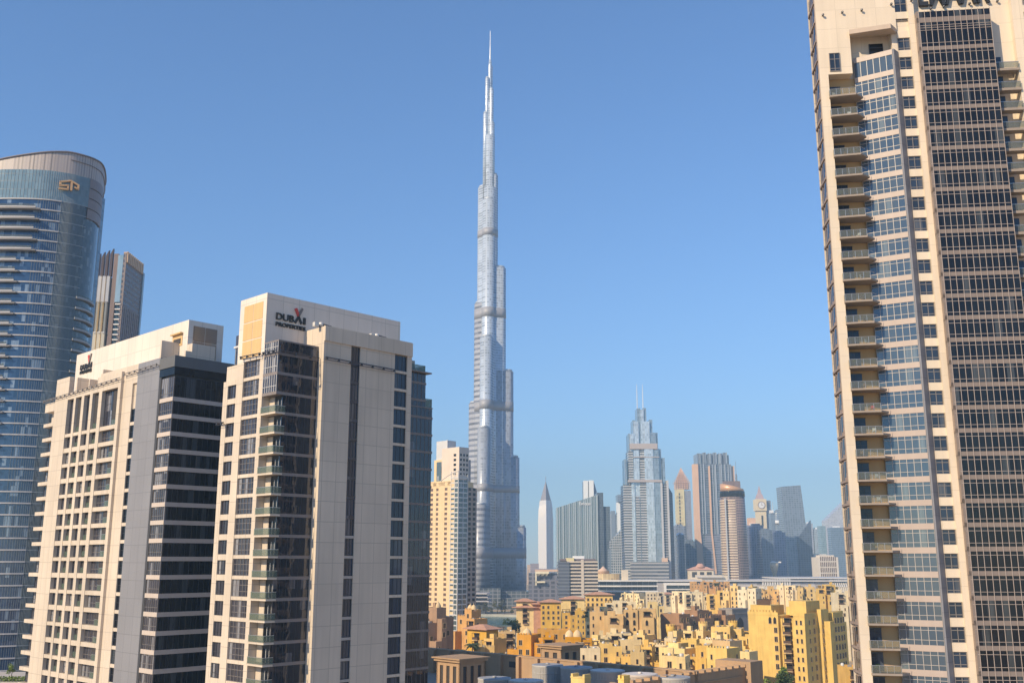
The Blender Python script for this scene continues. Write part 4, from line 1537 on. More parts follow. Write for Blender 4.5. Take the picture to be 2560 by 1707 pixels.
    T.box('gold_front', 1697, 1716, 1221, 0, 30, grid('yellow_front', (0.72, 0.62, 0.34), (0.60, 0.50, 0.28), 30, 12, .5, .4, .5, .4))
    w_ = MB()
    for k in range(20):
        w_.box(T.x(1702), T.x(1705), -.6, 0, T.z(1232) - k * 7.4 - 4.6, T.z(1232) - k * 7.4)
    w_.build('dark_window_row', plain('dark_gap', (0.05, 0.05, 0.055), .4), T.t)
    T.box('grey_side', 1716, 1733, 1226, 2, 34, grid('lilac_grey_side', (0.28, 0.29, 0.34), (0.22, 0.23, 0.28), 6, 4, .5, .5))
    a, b = T.x(1694), T.x(1731)
    py_ = MB()
    zb, zt = T.z(1206), T.z(1168)
    for k in range(9):
        u0, u1 = k / 9, (k + .62) / 9
        for (p, q) in (((a, 0), (b, 0)), ((a, 0), (a, 34)), ((b, 0), (b, 34))):
            c = ((a + b) / 2, 17)
            P0 = (p[0] + (c[0] - p[0]) * u0, p[1] + (c[1] - p[1]) * u0, zb + (zt - zb) * u0)
            Q0 = (q[0] + (c[0] - q[0]) * u0, q[1] + (c[1] - q[1]) * u0, zb + (zt - zb) * u0)
            py_.bar(P0, Q0, .7)
    for k in range(7):
        u = k / 6
        py_.bar((a + (b - a) * u, 0, T.z(1222)), (a + (b - a) * u, 0, zb), .7)
        py_.bar((a + (b - a) * u, 0, zb), ((a + b) / 2, 17, zt), .7)
    for zz in (1222, 1216, 1211, 1206):
        py_.bar((a, 0, T.z(zz)), (b, 0, T.z(zz)), .6)
    py_.build('gold_lattice', plain('rose_gold', (0.75, 0.48, 0.32), .35, .3), T.t)
    ip = MB()
    base = [(a + 2, 2), (b - 2, 2), (b - 2, 32), (a + 2, 32)]
    ip.prism(base, T.z(1222), zb)
    for k in range(4):
        ip.quad([(*base[k], zb), (*base[(k + 1) % 4], zb), ((a + b) / 2, 17, zt - 4)])
    ip.build('pyramid_core', plain('pale_gold', (0.62, 0.46, 0.38), .5), T.t)

    # tall fluted tower with the peach blade
    T = Tow('ribbed_tower', 'tall blue-grey ribbed tower with a peach blade down its left edge', 1793, 1800)
    T.box('body', 1753, 1838, 1160, 0, 45, grid('grey_blue_ribbed', (0.26, 0.30, 0.36), (0.10, 0.13, 0.18), 9.5, 4.2, .35, .18, .35, .15))
    cr = MB()
    for k in range(6):
        p = 1753 + k * 13.4
        cr.box(T.x(p), T.x(p + 8.5), -1.2, 40, T.z(1160), T.z(1133 - (k % 2) * 2))
        cr.box(T.x(p + 8.5), T.x(p + 13.4), 1.5, 40, T.z(1160), T.z(1137))
    cr.build('crown_rib', grid('crown_blue', (0.16, 0.19, 0.25), (0.30, 0.35, 0.40), 6, 300, .5, 0, .3, .2), T.t)
    rb = MB()
    for p in (1760, 1767, 1789, 1797, 1812, 1821, 1829):
        rb.box(T.x(p), T.x(p) + 1.1, -1.5, 0, T.z(1334), T.z(1160))
    rb.build('vertical_rib', plain('silver_rib', (0.5, 0.54, 0.58), .35, .3), T.t)
    pch = stucco('peach_cladding', (0.72, 0.48, 0.34), .05, .6, .05)
    for p, q, r_, s_ in ((1740, 1753, 1742, 1764), (1779, 1783, 1789, 1793)):
        yt = 1160 if p == 1740 else 1165
        MB().prism([(T.x(p), -3), (T.x(q), -3), (T.x(q), 10), (T.x(p), 10)], T.z(1330), T.z(yt)).build('peach_blade', pch, T.t)
        lb = MB()
        zt, zb = T.z(1330), 0
        P0 = [(T.x(r_), -3, zb), (T.x(s_), -3, zb), (T.x(s_), 10, zb), (T.x(r_), 10, zb)]
        P1 = [(T.x(p), -3, zt), (T.x(q), -3, zt), (T.x(q), 10, zt), (T.x(p), 10, zt)]
        lb.quad(P0[::-1])
        for k in range(4):
            lb.quad([P0[k], P0[(k + 1) % 4], P1[(k + 1) % 4], P1[k]])
        lb.build('peach_blade', pch, T.t)
    T.box('peach_edge', 1839, 1847, 1164, 4, 40, pch)
    T.box('base_block', 1764, 1840, 1334, -1.0, 1, grid('dusk_blue_bands', (0.26, 0.27, 0.34), (0.16, 0.18, 0.24), 300, 4.2, -1, .4))
    T = Tow('pagoda_gate', 'pavilion with a flared pink roof at the foot of the peach bladed tower', 1752, 1500, 'pavilion')
    MB().box(T.x(1722), T.x(1782), 0, 18, 0, T.z(1424), 0).box(T.x(1728), T.x(1740), -.3, 0, T.z(1442), T.z(1429), 1).box(T.x(1748), T.x(1758), -.3, 0, T.z(1442), T.z(1429), 1).box(T.x(1765), T.x(1777), -.3, 0, T.z(1442), T.z(1429), 1).build('wall', [stucco('shell_stone', (0.66, 0.57, 0.44), .08), SHADE_IN], T.t)
    MB().hip(T.x(1722), T.x(1782), 0, 18, T.z(1424), T.z(1416), 1.5, 0, .9).lathe(T.x(1752), 9, [(9, T.z(1418)), (5, T.z(1412)), (3.5, T.z(1408))], 12).build('roof', stucco('pink_tile', (0.55, 0.32, 0.25), .1), T.t)

    # brown round hotel
    T = Tow('round_brown_tower', 'round brown tower with pale balcony rings and a copper cap', 1842, 1500)
    cx0, cx1 = T.x(1811), T.x(1878)
    c, r = (cx0 + cx1) / 2, (cx1 - cx0) / 2
    zc = T.z(1240)
    MB().lathe(c, r, [(r, 0), (r * .97, T.z(1330)), (r * .92, zc)], 40).build('shaft', grid('brown_ringed_facade', (0.30, 0.22, 0.20), (0.13, 0.10, 0.10), 4, 3.8, .2, .4, .5, .25), T.t)
    rg = MB()
    for k in range(36):
        z = T.z(1250) - k * 3.8
        if z < 6:
            break
        q = r * (.92 + .06 * min(1, (zc - z) / 60))
        pts = []
        for i in range(15):
            a = R(150 + 8.6 * i)
            pts.append((c + (q + 1.0) * math.cos(a), r + (q + 1.0) * math.sin(a)))
        for i in range(14, -1, -1):
            a = R(150 + 8.6 * i)
            pts.append((c + (q - .8) * math.cos(a), r + (q - .8) * math.sin(a)))
        rg.prism(pts, z - .7, z + .7)
    rg.build('balcony_ring', stucco('pale_ring', (0.70, 0.58, 0.44), .05), T.t)
    MB().box(T.x(1818), T.x(1820.5), r * .05 - .5, r * .05 + 2.6, 0, T.z(1244)).build('pale_mullion', plain('pale_stone_strip', (0.6, 0.6, 0.6)), T.t)
    MB().lathe(c, r, [(r * .95, zc), (r * .95, T.z(1228)), (r * .93, T.z(1226))], 40, 0).build('glass_drum', glass('dark_grey_glass', (0, 0, 0), (0, 0, 0)), T.t)
    n_ = 36
    cap = MB()
    pts = [(c + r * .9 * math.cos(2 * math.pi * i / n_), r + r * .9 * math.sin(2 * math.pi * i / n_)) for i in range(n_)]
    cap.prism(pts, T.z(1226), [T.z(1206) - (p[0] - cx0) / (cx1 - cx0) * 10 for p in pts], 0, True)
    cap.build('copper_cap', plain('copper', (0.72, 0.42, 0.24), .35, .3), T.t)
    T.box('rear_screen', 1824, 1865, 1200, r * .8, r * 1.5, stucco('umber_screen', (0.20, 0.16, 0.17), .05), 1240)
    MB().lathe(T.x(1857), r, [(1.6, T.z(1202)), (1.4, T.z(1184)), (.4, T.z(1180)), (.3, T.z(1150))], 6).build('mast', plain('blue_body', (0.2, 0.2, 0.2)), T.t)

    # clock tower
    T = Tow('clock_tower', 'cream clock tower with a pointed pinkish roof among the far towers', 1909, 2400, 'tower')
    cr = stucco('clock_cream', (0.74, 0.62, 0.42), .05, .6, .05)
    T.box('shaft', 1899, 1921, 1276, 0, 24, cr)
    T.box('clock_head', 1896, 1922, 1247, -3, 27, cr, 1276)
    xm, zm = (T.x(1896) + T.x(1922)) / 2, T.z(1262)
    cf = MB()
    for i in range(24):
        a0, a1 = 2 * math.pi * i / 24, 2 * math.pi * (i + 1) / 24
        cf.quad([(xm, -3.6, zm), (xm + 7.5 * math.cos(a1), -3.6, zm + 7.5 * math.sin(a1)), (xm + 7.5 * math.cos(a0), -3.6, zm + 7.5 * math.sin(a0))])
        cf.bar((xm + 8 * math.cos(a0), -3.5, zm + 8 * math.sin(a0)), (xm + 8 * math.cos(a1), -3.5, zm + 8 * math.sin(a1)), .9, 1, 4)
    cf.bar((xm, -3.9, zm), (xm + 1, -3.9, zm + 6), .5, 1, 4).bar((xm, -3.9, zm), (xm + 4, -3.9, zm - 1), .5, 1, 4)
    cf.build('clock_face', [plain('white_letter', (.8, .8, .8)), plain('clock_bronze', (0.3, 0.22, 0.2), .5)], T.t)
    MB().box(T.x(1908), T.x(1912), -.8, 0, T.z(1315), T.z(1288)).build('slot_window', plain('dark_gap', (0.05, 0.05, 0.05)), T.t)
    rf = MB()
    c_ = (xm, 12)
    for r0, y0, r1, y1 in ((12.5, 1247, 8.5, 1236), (8.5, 1236, 5.5, 1232), (5.5, 1232, 4, 1226), (4, 1226, .3, 1213)):
        rf.lathe(c_[0], c_[1], [(r0, T.z(y0)), (r1, T.z(y1))], 4, 0, R(45))
    rf.build('pointed_roof', stucco('mauve_roof', (0.45, 0.34, 0.36), .05), T.t)
    T.box('side_wing', 1922, 1935, 1250, 6, 34, grid('slate_mauve', (0.24, 0.25, 0.31), (0.19, 0.20, 0.26), 5, 5, .4, .4))

    # small towers around
    T = Tow('disc_tower', 'thin grey tower ringed by a white disc, left of the dark flared slab', 1951, 2400)
    MB().lathe(T.x(1951), 10, [(9, 0), (9, T.z(1284)), (6, T.z(1276)), (1, T.z(1272))], 14).build('shaft', bl, T.t)
    MB().lathe(T.x(1949), 10, [(10, T.z(1310)), (14, T.z(1307)), (14, T.z(1303)), (10, T.z(1300))], 16).build('disc', plain('white_letter', (.8, .8, .8)), T.t)
    T = Tow('white_capped_tower', 'narrow blue tower with a white cap and mast beside the clock tower', 1937, 2300)
    T.box('body', 1932, 1942, 1282, 0, 20, bl)
    T.box('white_cap', 1931, 1939, 1275, -2, 10, plain('white_letter', (.8, .8, .8)), 1282)
    MB().lathe(T.x(1940), 6, [(1.4, T.z(1290)), (.4, T.z(1254))], 6).build('mast', steel, T.t)
    T = Tow('flared_slab_tower', 'plain dark grey-blue slab tower flaring wider toward its base', 1990, 2000)
    P0 = [T.x(1970), T.x(2031)]
    P1 = [T.x(1963), T.x(2013)]
    zt = T.z(1212)
    fb = MB()
    A0 = [(P0[0], 0, 0), (P0[1], 0, 0), (P0[1], 45, 0), (P0[0], 45, 0)]
    A1 = [(P1[0], 4, zt - 3), (P1[1], 4, zt), (P1[1], 40, zt), (P1[0], 40, zt - 3)]
    fb.quad(A0[::-1]).quad(A1)
    for k in range(4):
        fb.quad([A0[k], A0[(k + 1) % 4], A1[(k + 1) % 4], A1[k]])
    gm_ = grid('haze_lightened_slab', (0.21, 0.25, 0.31), (0.16, 0.20, 0.26), 5, 4, .25, .3, .3, .12, 1.7)  # facade lightened, some of the haze is in its colour
    fb.build('body', gm_, T.t)
    MB().prism([(T.x(1996), -2.5), (T.x(2031), -2.5), (T.x(2031), 5), (T.x(1996), 5)], 0, [T.z(1345), T.z(1300), T.z(1300), T.z(1345)]).build('faceted_foot', grid('darker_slab', (0.10, 0.13, 0.18), (0.08, 0.10, 0.15), 5, 4, .25, .3), T.t)
    far = [
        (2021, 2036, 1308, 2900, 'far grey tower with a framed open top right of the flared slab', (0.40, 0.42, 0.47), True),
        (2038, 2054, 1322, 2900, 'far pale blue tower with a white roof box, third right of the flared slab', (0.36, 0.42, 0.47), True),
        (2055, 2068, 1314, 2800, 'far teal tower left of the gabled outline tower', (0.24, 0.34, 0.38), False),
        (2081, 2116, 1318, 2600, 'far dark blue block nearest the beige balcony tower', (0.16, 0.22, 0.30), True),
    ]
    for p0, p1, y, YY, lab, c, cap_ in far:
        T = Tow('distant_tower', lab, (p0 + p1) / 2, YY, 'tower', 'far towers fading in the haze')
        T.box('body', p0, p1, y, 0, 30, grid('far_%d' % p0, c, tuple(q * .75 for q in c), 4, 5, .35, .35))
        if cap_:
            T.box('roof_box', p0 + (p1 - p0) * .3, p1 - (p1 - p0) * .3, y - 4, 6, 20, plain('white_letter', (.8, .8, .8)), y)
    T = Tow('gabled_outline_tower', 'very pale tower with a steep sloping roofline beside the beige balcony tower', 2105, 3200)
    MB().prism([(T.x(2069), 0), (T.x(2072), 0), (T.x(2138), 0), (T.x(2142), 0), (T.x(2142), 40), (T.x(2138), 40), (T.x(2072), 40), (T.x(2069), 40)], 0, [T.z(1300), T.z(1298), T.z(1238), T.z(1236), T.z(1236), T.z(1238), T.z(1298), T.z(1300)]).build('body', grid('far_pale', (0.50, 0.50, 0.54), (0.42, 0.43, 0.48), 5, 5, .35, .35), T.t)
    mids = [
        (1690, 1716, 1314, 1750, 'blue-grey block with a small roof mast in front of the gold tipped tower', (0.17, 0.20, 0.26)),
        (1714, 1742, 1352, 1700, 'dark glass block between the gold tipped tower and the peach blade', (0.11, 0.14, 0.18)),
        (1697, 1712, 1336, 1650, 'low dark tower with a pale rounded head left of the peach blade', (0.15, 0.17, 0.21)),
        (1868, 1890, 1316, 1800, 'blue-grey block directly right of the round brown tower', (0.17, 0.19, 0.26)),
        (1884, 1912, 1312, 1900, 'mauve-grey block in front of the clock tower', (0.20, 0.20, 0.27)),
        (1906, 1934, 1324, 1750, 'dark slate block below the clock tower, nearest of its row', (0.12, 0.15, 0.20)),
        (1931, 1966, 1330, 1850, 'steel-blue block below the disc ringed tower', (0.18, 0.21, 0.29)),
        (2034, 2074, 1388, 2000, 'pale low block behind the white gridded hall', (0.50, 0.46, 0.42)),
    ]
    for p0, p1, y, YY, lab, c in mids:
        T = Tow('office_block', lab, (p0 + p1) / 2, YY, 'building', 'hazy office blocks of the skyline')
        T.box('body', p0, p1, y, 0, 35, grid('mid_%d' % p0, tuple(min(.6, q * 1.35) for q in c), tuple(q for q in c), 4.5, 4.2, .4, .35, .4, .15))  # wall tone lightened and bluish: haze put into the colour
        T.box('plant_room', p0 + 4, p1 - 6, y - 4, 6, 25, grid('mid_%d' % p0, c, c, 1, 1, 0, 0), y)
        if p0 == 1697:
            MB().lathe((T.x(p0) + T.x(p1)) / 2, 12, [(7, T.z(1340)), (6, T.z(1334)), (3, T.z(1331))], 12).build('rounded_head', plain('white_panel', (.8, .8, .8)), T.t)
        if p0 == 1690:
            MB().lathe(T.x(1694), 4, [(.7, T.z(1314)), (.4, T.z(1304))], 6).build('mast', steel, T.t)
    T = Tow('peach_rooftop_house', 'peach and white stepped rooftops between the round brown tower and the clock tower', 1885, 2000, 'building')
    T.box('peach_block', 1877, 1893, 1294, 0, 20, pch)
    T.box('white_block', 1878, 1896, 1308, -4, 20, plain('white_letter', (.8, .8, .8)))
    lows = [
        (1318, 1328, 1411, 2600, 'small sunlit peach block low on the horizon right of the supertall', (0.66, 0.48, 0.34)),
        (1326, 1347, 1408, 2500, 'dusky block low on the horizon left of the white spired tower', (0.34, 0.29, 0.32)),
        (1340, 1366, 1421, 2300, 'wide mauve block at the foot of the white spired tower', (0.30, 0.28, 0.33)),
        (1378, 1396, 1422, 2200, 'grey block right of the white spired tower foot', (0.27, 0.29, 0.34)),
    ]
    for p0, p1, y, YY, lab, c in lows:
        T = Tow('horizon_block', lab, (p0 + p1) / 2, YY, 'building', 'low blocks on the horizon')
        T.box('body', p0, p1, y, 0, 40, grid('low_%d' % p0, c, tuple(q * .75 for q in c), 5, 4.5, .4, .4))

    # lower buildings in front of the skyline
    T = Tow('banded_hotel', 'mid-rise building striped with pale horizontal balcony bands', 1444, 1100, 'building')
    pal = stucco('sandy_band', (0.62, 0.52, 0.42), .06)
    T.box('body', 1400, 1494, 1400, 1.6, 32, plain('brown_glass', (0.10, 0.09, 0.09), .25))
    bb = MB()
    for k in range(17):
        z = T.z(1402) - k * 3.6
        bb.box(T.x(1418 if k < 6 else 1424), T.x(1494), 0, 32, z - 1.6, z)
    bb.build('balcony_band', pal, T.t)
    T.box('shaded_wing', 1395, 1423, 1404, -1.2, 30, grid('slate_wing', (0.17, 0.18, 0.21), (0.10, 0.11, 0.14), 60, 3.6, -1, .45))
    T.box('roof_terrace', 1416, 1435, 1394, .5, 20, stucco('lemon_render', (0.70, 0.60, 0.34), .05), 1402)
    T.box('roof_terrace', 1402, 1490, 1396, 6, 30, stucco('umber_screen', (0.2, .16, .17)), 1402)
    T.box('roof_box', 1434, 1462, 1389, 8, 20, plain('white_letter', (.8, .8, .8)), 1396)
    T.box('lift_strip', 1452, 1459, 1398, -.5, 0, stucco('sandy_band', (0.62, 0.52, 0.42)))
    T = Tow('domed_rotunda', 'yellow drum building with a small peaked roof on curved white terraces', 1515, 1180, 'building')
    MB().lathe((T.x(1471) + T.x(1556)) / 2, 24, [((T.x(1556) - T.x(1471)) / 2, 0), ((T.x(1556) - T.x(1471)) / 2, T.z(1434))], 40).build('drum', grid('yellow_drum', (0.70, 0.54, 0.28), (0.48, 0.36, 0.20), 5, 40, .22, .0, .7, .6), T.t)
    MB().lathe(T.x(1511), 20, [(7, T.z(1434)), (7, T.z(1428)), (7.6, T.z(1427)), (3, T.z(1421)), (.4, T.z(1415))], 12).build('peaked_roof', stucco('peach_stone', (.6, .4, .3)), T.t)
    tr = MB()
    for k, y in enumerate((1451, 1464, 1477)):
        tr.prism([(T.x(1461), 0), (T.x(1480), -8), (T.x(1545), -12), (T.x(1640), -8), (T.x(1640), 40), (T.x(1461), 40)], T.z(y + 1.5), T.z(y - 1.8))
    tr.build('white_terrace', plain('white_terrace', (0.78, 0.75, 0.70), .5), T.t)
    MB().prism([(T.x(1464), 3), (T.x(1480), -4), (T.x(1545), -8), (T.x(1638), -4), (T.x(1638), 38), (T.x(1464), 38)], 0, T.z(1452)).build('glass_body', grid('navy_terrace_glass', (0.12, 0.15, 0.20), (0.05, 0.07, 0.10), 7, 40, .1, 0, .4, .15), T.t)
    T.box('roof_cabin', 1555, 1569, 1424, 0, 12, stucco('shell_stone', (.66, .57, .44)), 1450)
    T = Tow('lakeside_terraces', 'grey terraced building with curved white edges at the lakeside below the supertall', 1200, 1180, 'building')
    for k, y in enumerate((1482, 1491, 1501)):
        MB().prism([(T.x(1150), 0), (T.x(1218 + k * 2), 0), (T.x(1224 + k * 2), 8), (T.x(1224 + k * 2), 30), (T.x(1150), 30)], T.z(y + 3), T.z(y)).build('terrace', stucco('grey_terrace', (0.50, 0.47, 0.46), .05), T.t)
    MB().box(T.x(1152), T.x(1217), 4, 30, 0, T.z(1486)).build('body', plain('navy_body', (0.08, 0.09, 0.11), .4), T.t)
    T = Tow('awning_house', 'low dark building with a sunlit fringed awning, right of the supertall foot', 1362, 1250, 'building')
    T.box('body', 1322, 1400, 1432, 2, 30, grid('dusk_facade', (0.20, 0.20, 0.24), (0.11, 0.12, 0.15), 7, 5, .35, .35))
    T.box('roof', 1338, 1392, 1423, -3, 20, stucco('peach_stone', (.6, .4, .3)), 1428)
    aw = MB().box(T.x(1338), T.x(1372), -3.2, 2, T.z(1433), T.z(1428)).box(T.x(1339), T.x(1362), -3.2, 0, T.z(1456), T.z(1452)).box(T.x(1338), T.x(1341), -3.2, 0, T.z(1462), T.z(1433))
    for k in range(8):
        aw.box(T.x(1344 + k * 3.4), T.x(1345.2 + k * 3.4), -3.2, 0, T.z(1439 - (k % 3) * 2), T.z(1433))
    aw.build('awning', stucco('ivory_awning', (0.80, 0.72, 0.52), .05), T.t)
    T = Tow('mall_roof', 'long low mall with a white flat roof and a big framed glass hall', 1850, 1420, 'building')
    wh = plain('pale_flat_roof', (.58, .55, .53))
    T.box('long_body', 1640, 2150, 1456, 4, 120, grid('mall_body', (0.52, 0.49, 0.48), (0.34, 0.33, 0.35), 20, 6, .3, .4))
    T.box('flat_roof', 1640, 2150, 1450, 0, 120, wh, 1453)
    T.box('flat_roof', 1950, 2150, 1444, 20, 120, wh, 1447)
    T.box('white_block', 1755, 1820, 1438, 10, 60, stucco('shell_stone', (.66, .57, .44)))
    T.box('white_roof', 1750, 1808, 1440, 6, 40, wh, 1443)
    fr = MB().box(T.x(1656), T.x(1733), -8, 30, T.z(1462), T.z(1456)).box(T.x(1656), T.x(1661), -8, 30, 0, T.z(1462)).box(T.x(1728), T.x(1733), -8, 30, 0, T.z(1462)).box(T.x(1661), T.x(1728), -8, 0, T.z(1473), T.z(1471))
    fr.build('hall_frame', plain('white_terrace', (.78, .75, .7)), T.t)
    T.box('hall_glass', 1661, 1728, 1462, -3, 20, glass('teal_grey_glass', (0, 0, 0), (0, 0, 0)))
    T.box('grey_flank', 1641, 1656, 1457, -4, 30, stucco('grey_render', (.4, .38, .38)))
    for p0, p1, yb, yt in ((1895, 1968, 1462, 1447), (2064, 2128, 1466, 1449)):
        v = MB()
        n_ = 12
        for k in range(n_):
            q0, q1 = k / n_, (k + .62) / n_
            xa, xb = T.x(p0 + (p1 - p0) * q0), T.x(p0 + (p1 - p0) * q1)
            sl = T.x(p0 + 14) - T.x(p0)
            v.quad([(xa, -14, T.z(yb)), (xb, -14, T.z(yb)), (xb + sl, 16, T.z(yt)), (xa + sl, 16, T.z(yt))])
            v.box(xa + sl * .2, xb + sl * .2, -13, -9, 0, T.z(yb))
        v.box(T.x(p0), T.x(p1), -12, 18, 0, T.z(yb) - 2)
        v.build('ribbed_skylight', stucco('ivory_rib', (0.72, 0.66, 0.56), .05), T.t)
    T = Tow('gridded_hall', 'white hall with a tight grid of tall dark windows above the mall roof', 2067, 1700, 'building')
    T.box('body', 2045, 2094, 1392, 0, 40, stucco('ivory_stone', (0.70, 0.63, 0.54), .05))
    T.box('head', 2052, 2086, 1387, 3, 30, stucco('ivory_stone', (.7, .63, .54)), 1392)
    wn_ = MB()
    for i in range(9):
        for j in range(4):
            wn_.box(T.x(2049 + i * 4.6), T.x(2051.2 + i * 4.6), -.5, 0, T.z(1444) + j * 9.2, T.z(1444) + j * 9.2 + 7.2)
    wn_.build('window_grid', plain('brown_window', (.16, .1, .08)), T.t)
    T = Tow('flared_column', 'golden flared column with a white crest rising over the mall roof', 1933, 1560, 'monument')
    MB().lathe(T.x(1936), 6, [(2.2, 0), (2.2, T.z(1444)), (3.4, T.z(1432)), (6.0, T.z(1418)), (7.0, T.z(1410)), (5.6, T.z(1406))], 14).build('flared_stem', grid('gold_stem', (0.66, 0.52, 0.34), (0.50, 0.40, 0.30), 1.5, 60, .5, 0), T.t)
    MB().lathe(T.x(1934), 6, [(4.2, T.z(1407)), (4.6, T.z(1405)), (2, T.z(1402))], 10).bar((T.x(1940), 6, T.z(1405)), (T.x(1953), 4, T.z(1405)), 1.2).build('crest', plain('white_terrace', (.8, .8, .8)), T.t)


skyline()


# ================================================================== the old-style quarter
HUES = {
    'gold': (0.70, 0.455, 0.14), 'honey': (0.65, 0.415, 0.13), 'orange': (0.56, 0.28, 0.06), 'lemon': (0.72, 0.51, 0.21), 'cream': (0.75, 0.60, 0.36),
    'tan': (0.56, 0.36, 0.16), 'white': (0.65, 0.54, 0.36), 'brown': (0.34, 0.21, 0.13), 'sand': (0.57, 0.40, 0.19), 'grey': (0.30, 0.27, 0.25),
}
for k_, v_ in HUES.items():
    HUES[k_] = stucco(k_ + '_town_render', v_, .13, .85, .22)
    t_ = HUES[k_].node_tree                      # every house its own batch of paint
    b_ = t_.nodes['Principled BSDF']
    src = b_.inputs['Base Color'].links[0].from_socket
    hs = N(t_, 'ShaderNodeHueSaturation')
    oi_ = N(t_, 'ShaderNodeObjectInfo')
    t_.links.new(math_(t_, 'ADD', 0.498, math_(t_, 'MULTIPLY', oi_.outputs['Random'], 0.010)), hs.inputs['Hue'])
    t_.links.new(math_(t_, 'ADD', 0.88, math_(t_, 'MULTIPLY', math_(t_, 'FRACT', math_(t_, 'MULTIPLY', oi_.outputs['Random'], 13.7)), 0.26)), hs.inputs['Saturation'])
    t_.links.new(math_(t_, 'ADD', 0.98, math_(t_, 'MULTIPLY', math_(t_, 'FRACT', math_(t_, 'MULTIPLY', oi_.outputs['Random'], 7.3)), 0.14)), hs.inputs['Value'])
    t_.links.new(src, hs.inputs['Color'])
    t_.links.new(hs.outputs[0], b_.inputs['Base Color'])
TILE = stucco('terracotta_tile', (0.50, 0.28, 0.19), .12, .8, .6)
DOME_M = stucco('pale_dome', (0.70, 0.52, 0.30), .06, .7, .3)
WOOD = plain('dark_timber', (0.10, 0.06, 0.04), .8)
PANE = plain('dark_window_pane', (0.03, 0.028, 0.03), .15)


def small_windows():
    d = {}
    def surround(mb, w_, h_):
        mb.box(-w_ / 2 - .16, w_ / 2 + .16, -.16, 0, -.14, 0, 1)
        mb.box(-w_ / 2 - .12, -w_ / 2, -.10, 0, 0, h_, 1).box(w_ / 2, w_ / 2 + .12, -.10, 0, 0, h_, 1)
        return mb
    mb = MB().box(-.65, .65, -.03, 0, 0, 1.9, 0).box(-.03, .03, -.07, -.03, 0, 1.9, 1).box(-.77, .77, -.12, 0, 1.9, 2.02, 1)
    d['rect'] = surround(mb, 1.3, 1.9).mesh('window', [PANE, SAND_P])
    mb = MB()
    pts = [(-.6, 0), (.6, 0), (.6, 1.7), (.42, 2.15), (0, 2.5), (-.42, 2.15), (-.6, 1.7)]
    mb.quad([(x, -.05, z) for x, z in pts])
    for k in range(len(pts)):
        (a, b), (c, e) = pts[k], pts[(k + 1) % len(pts)]
        mb.quad([(a, -.05, b), (a, 0, b), (c, 0, e), (c, -.05, e)], 0)
    d['arch'] = surround(mb, 1.2, 1.7).mesh('window', [PANE, SAND_P])
    mb = MB().box(-1.4, 1.4, -.04, 0, 0, 2.5, 0).box(-1.6, 1.6, -1.3, 0, -.25, -.02, 1).box(-1.6, 1.6, -1.3, -1.22, -.02, .95, 2).box(-1.6, -1.52, -1.22, 0, -.02, .95, 2).box(1.52, 1.6, -1.22, 0, -.02, .95, 2).box(-1.7, 1.7, -1.4, 0, 2.6, 2.75, 2).box(-1.6, -1.48, -1.3, -1.18, .95, 2.6, 2).box(1.48, 1.6, -1.3, -1.18, .95, 2.6, 2)
    d['loggia'] = mb.mesh('balcony', [PANE, SAND_P, WOOD])
    mb = MB().box(-.35, .35, -.03, 0, 0, 1.6, 0)
    d['slit'] = surround(mb, .7, 1.6).mesh('window', [PANE, SAND_P])
    return d


SW = small_windows()


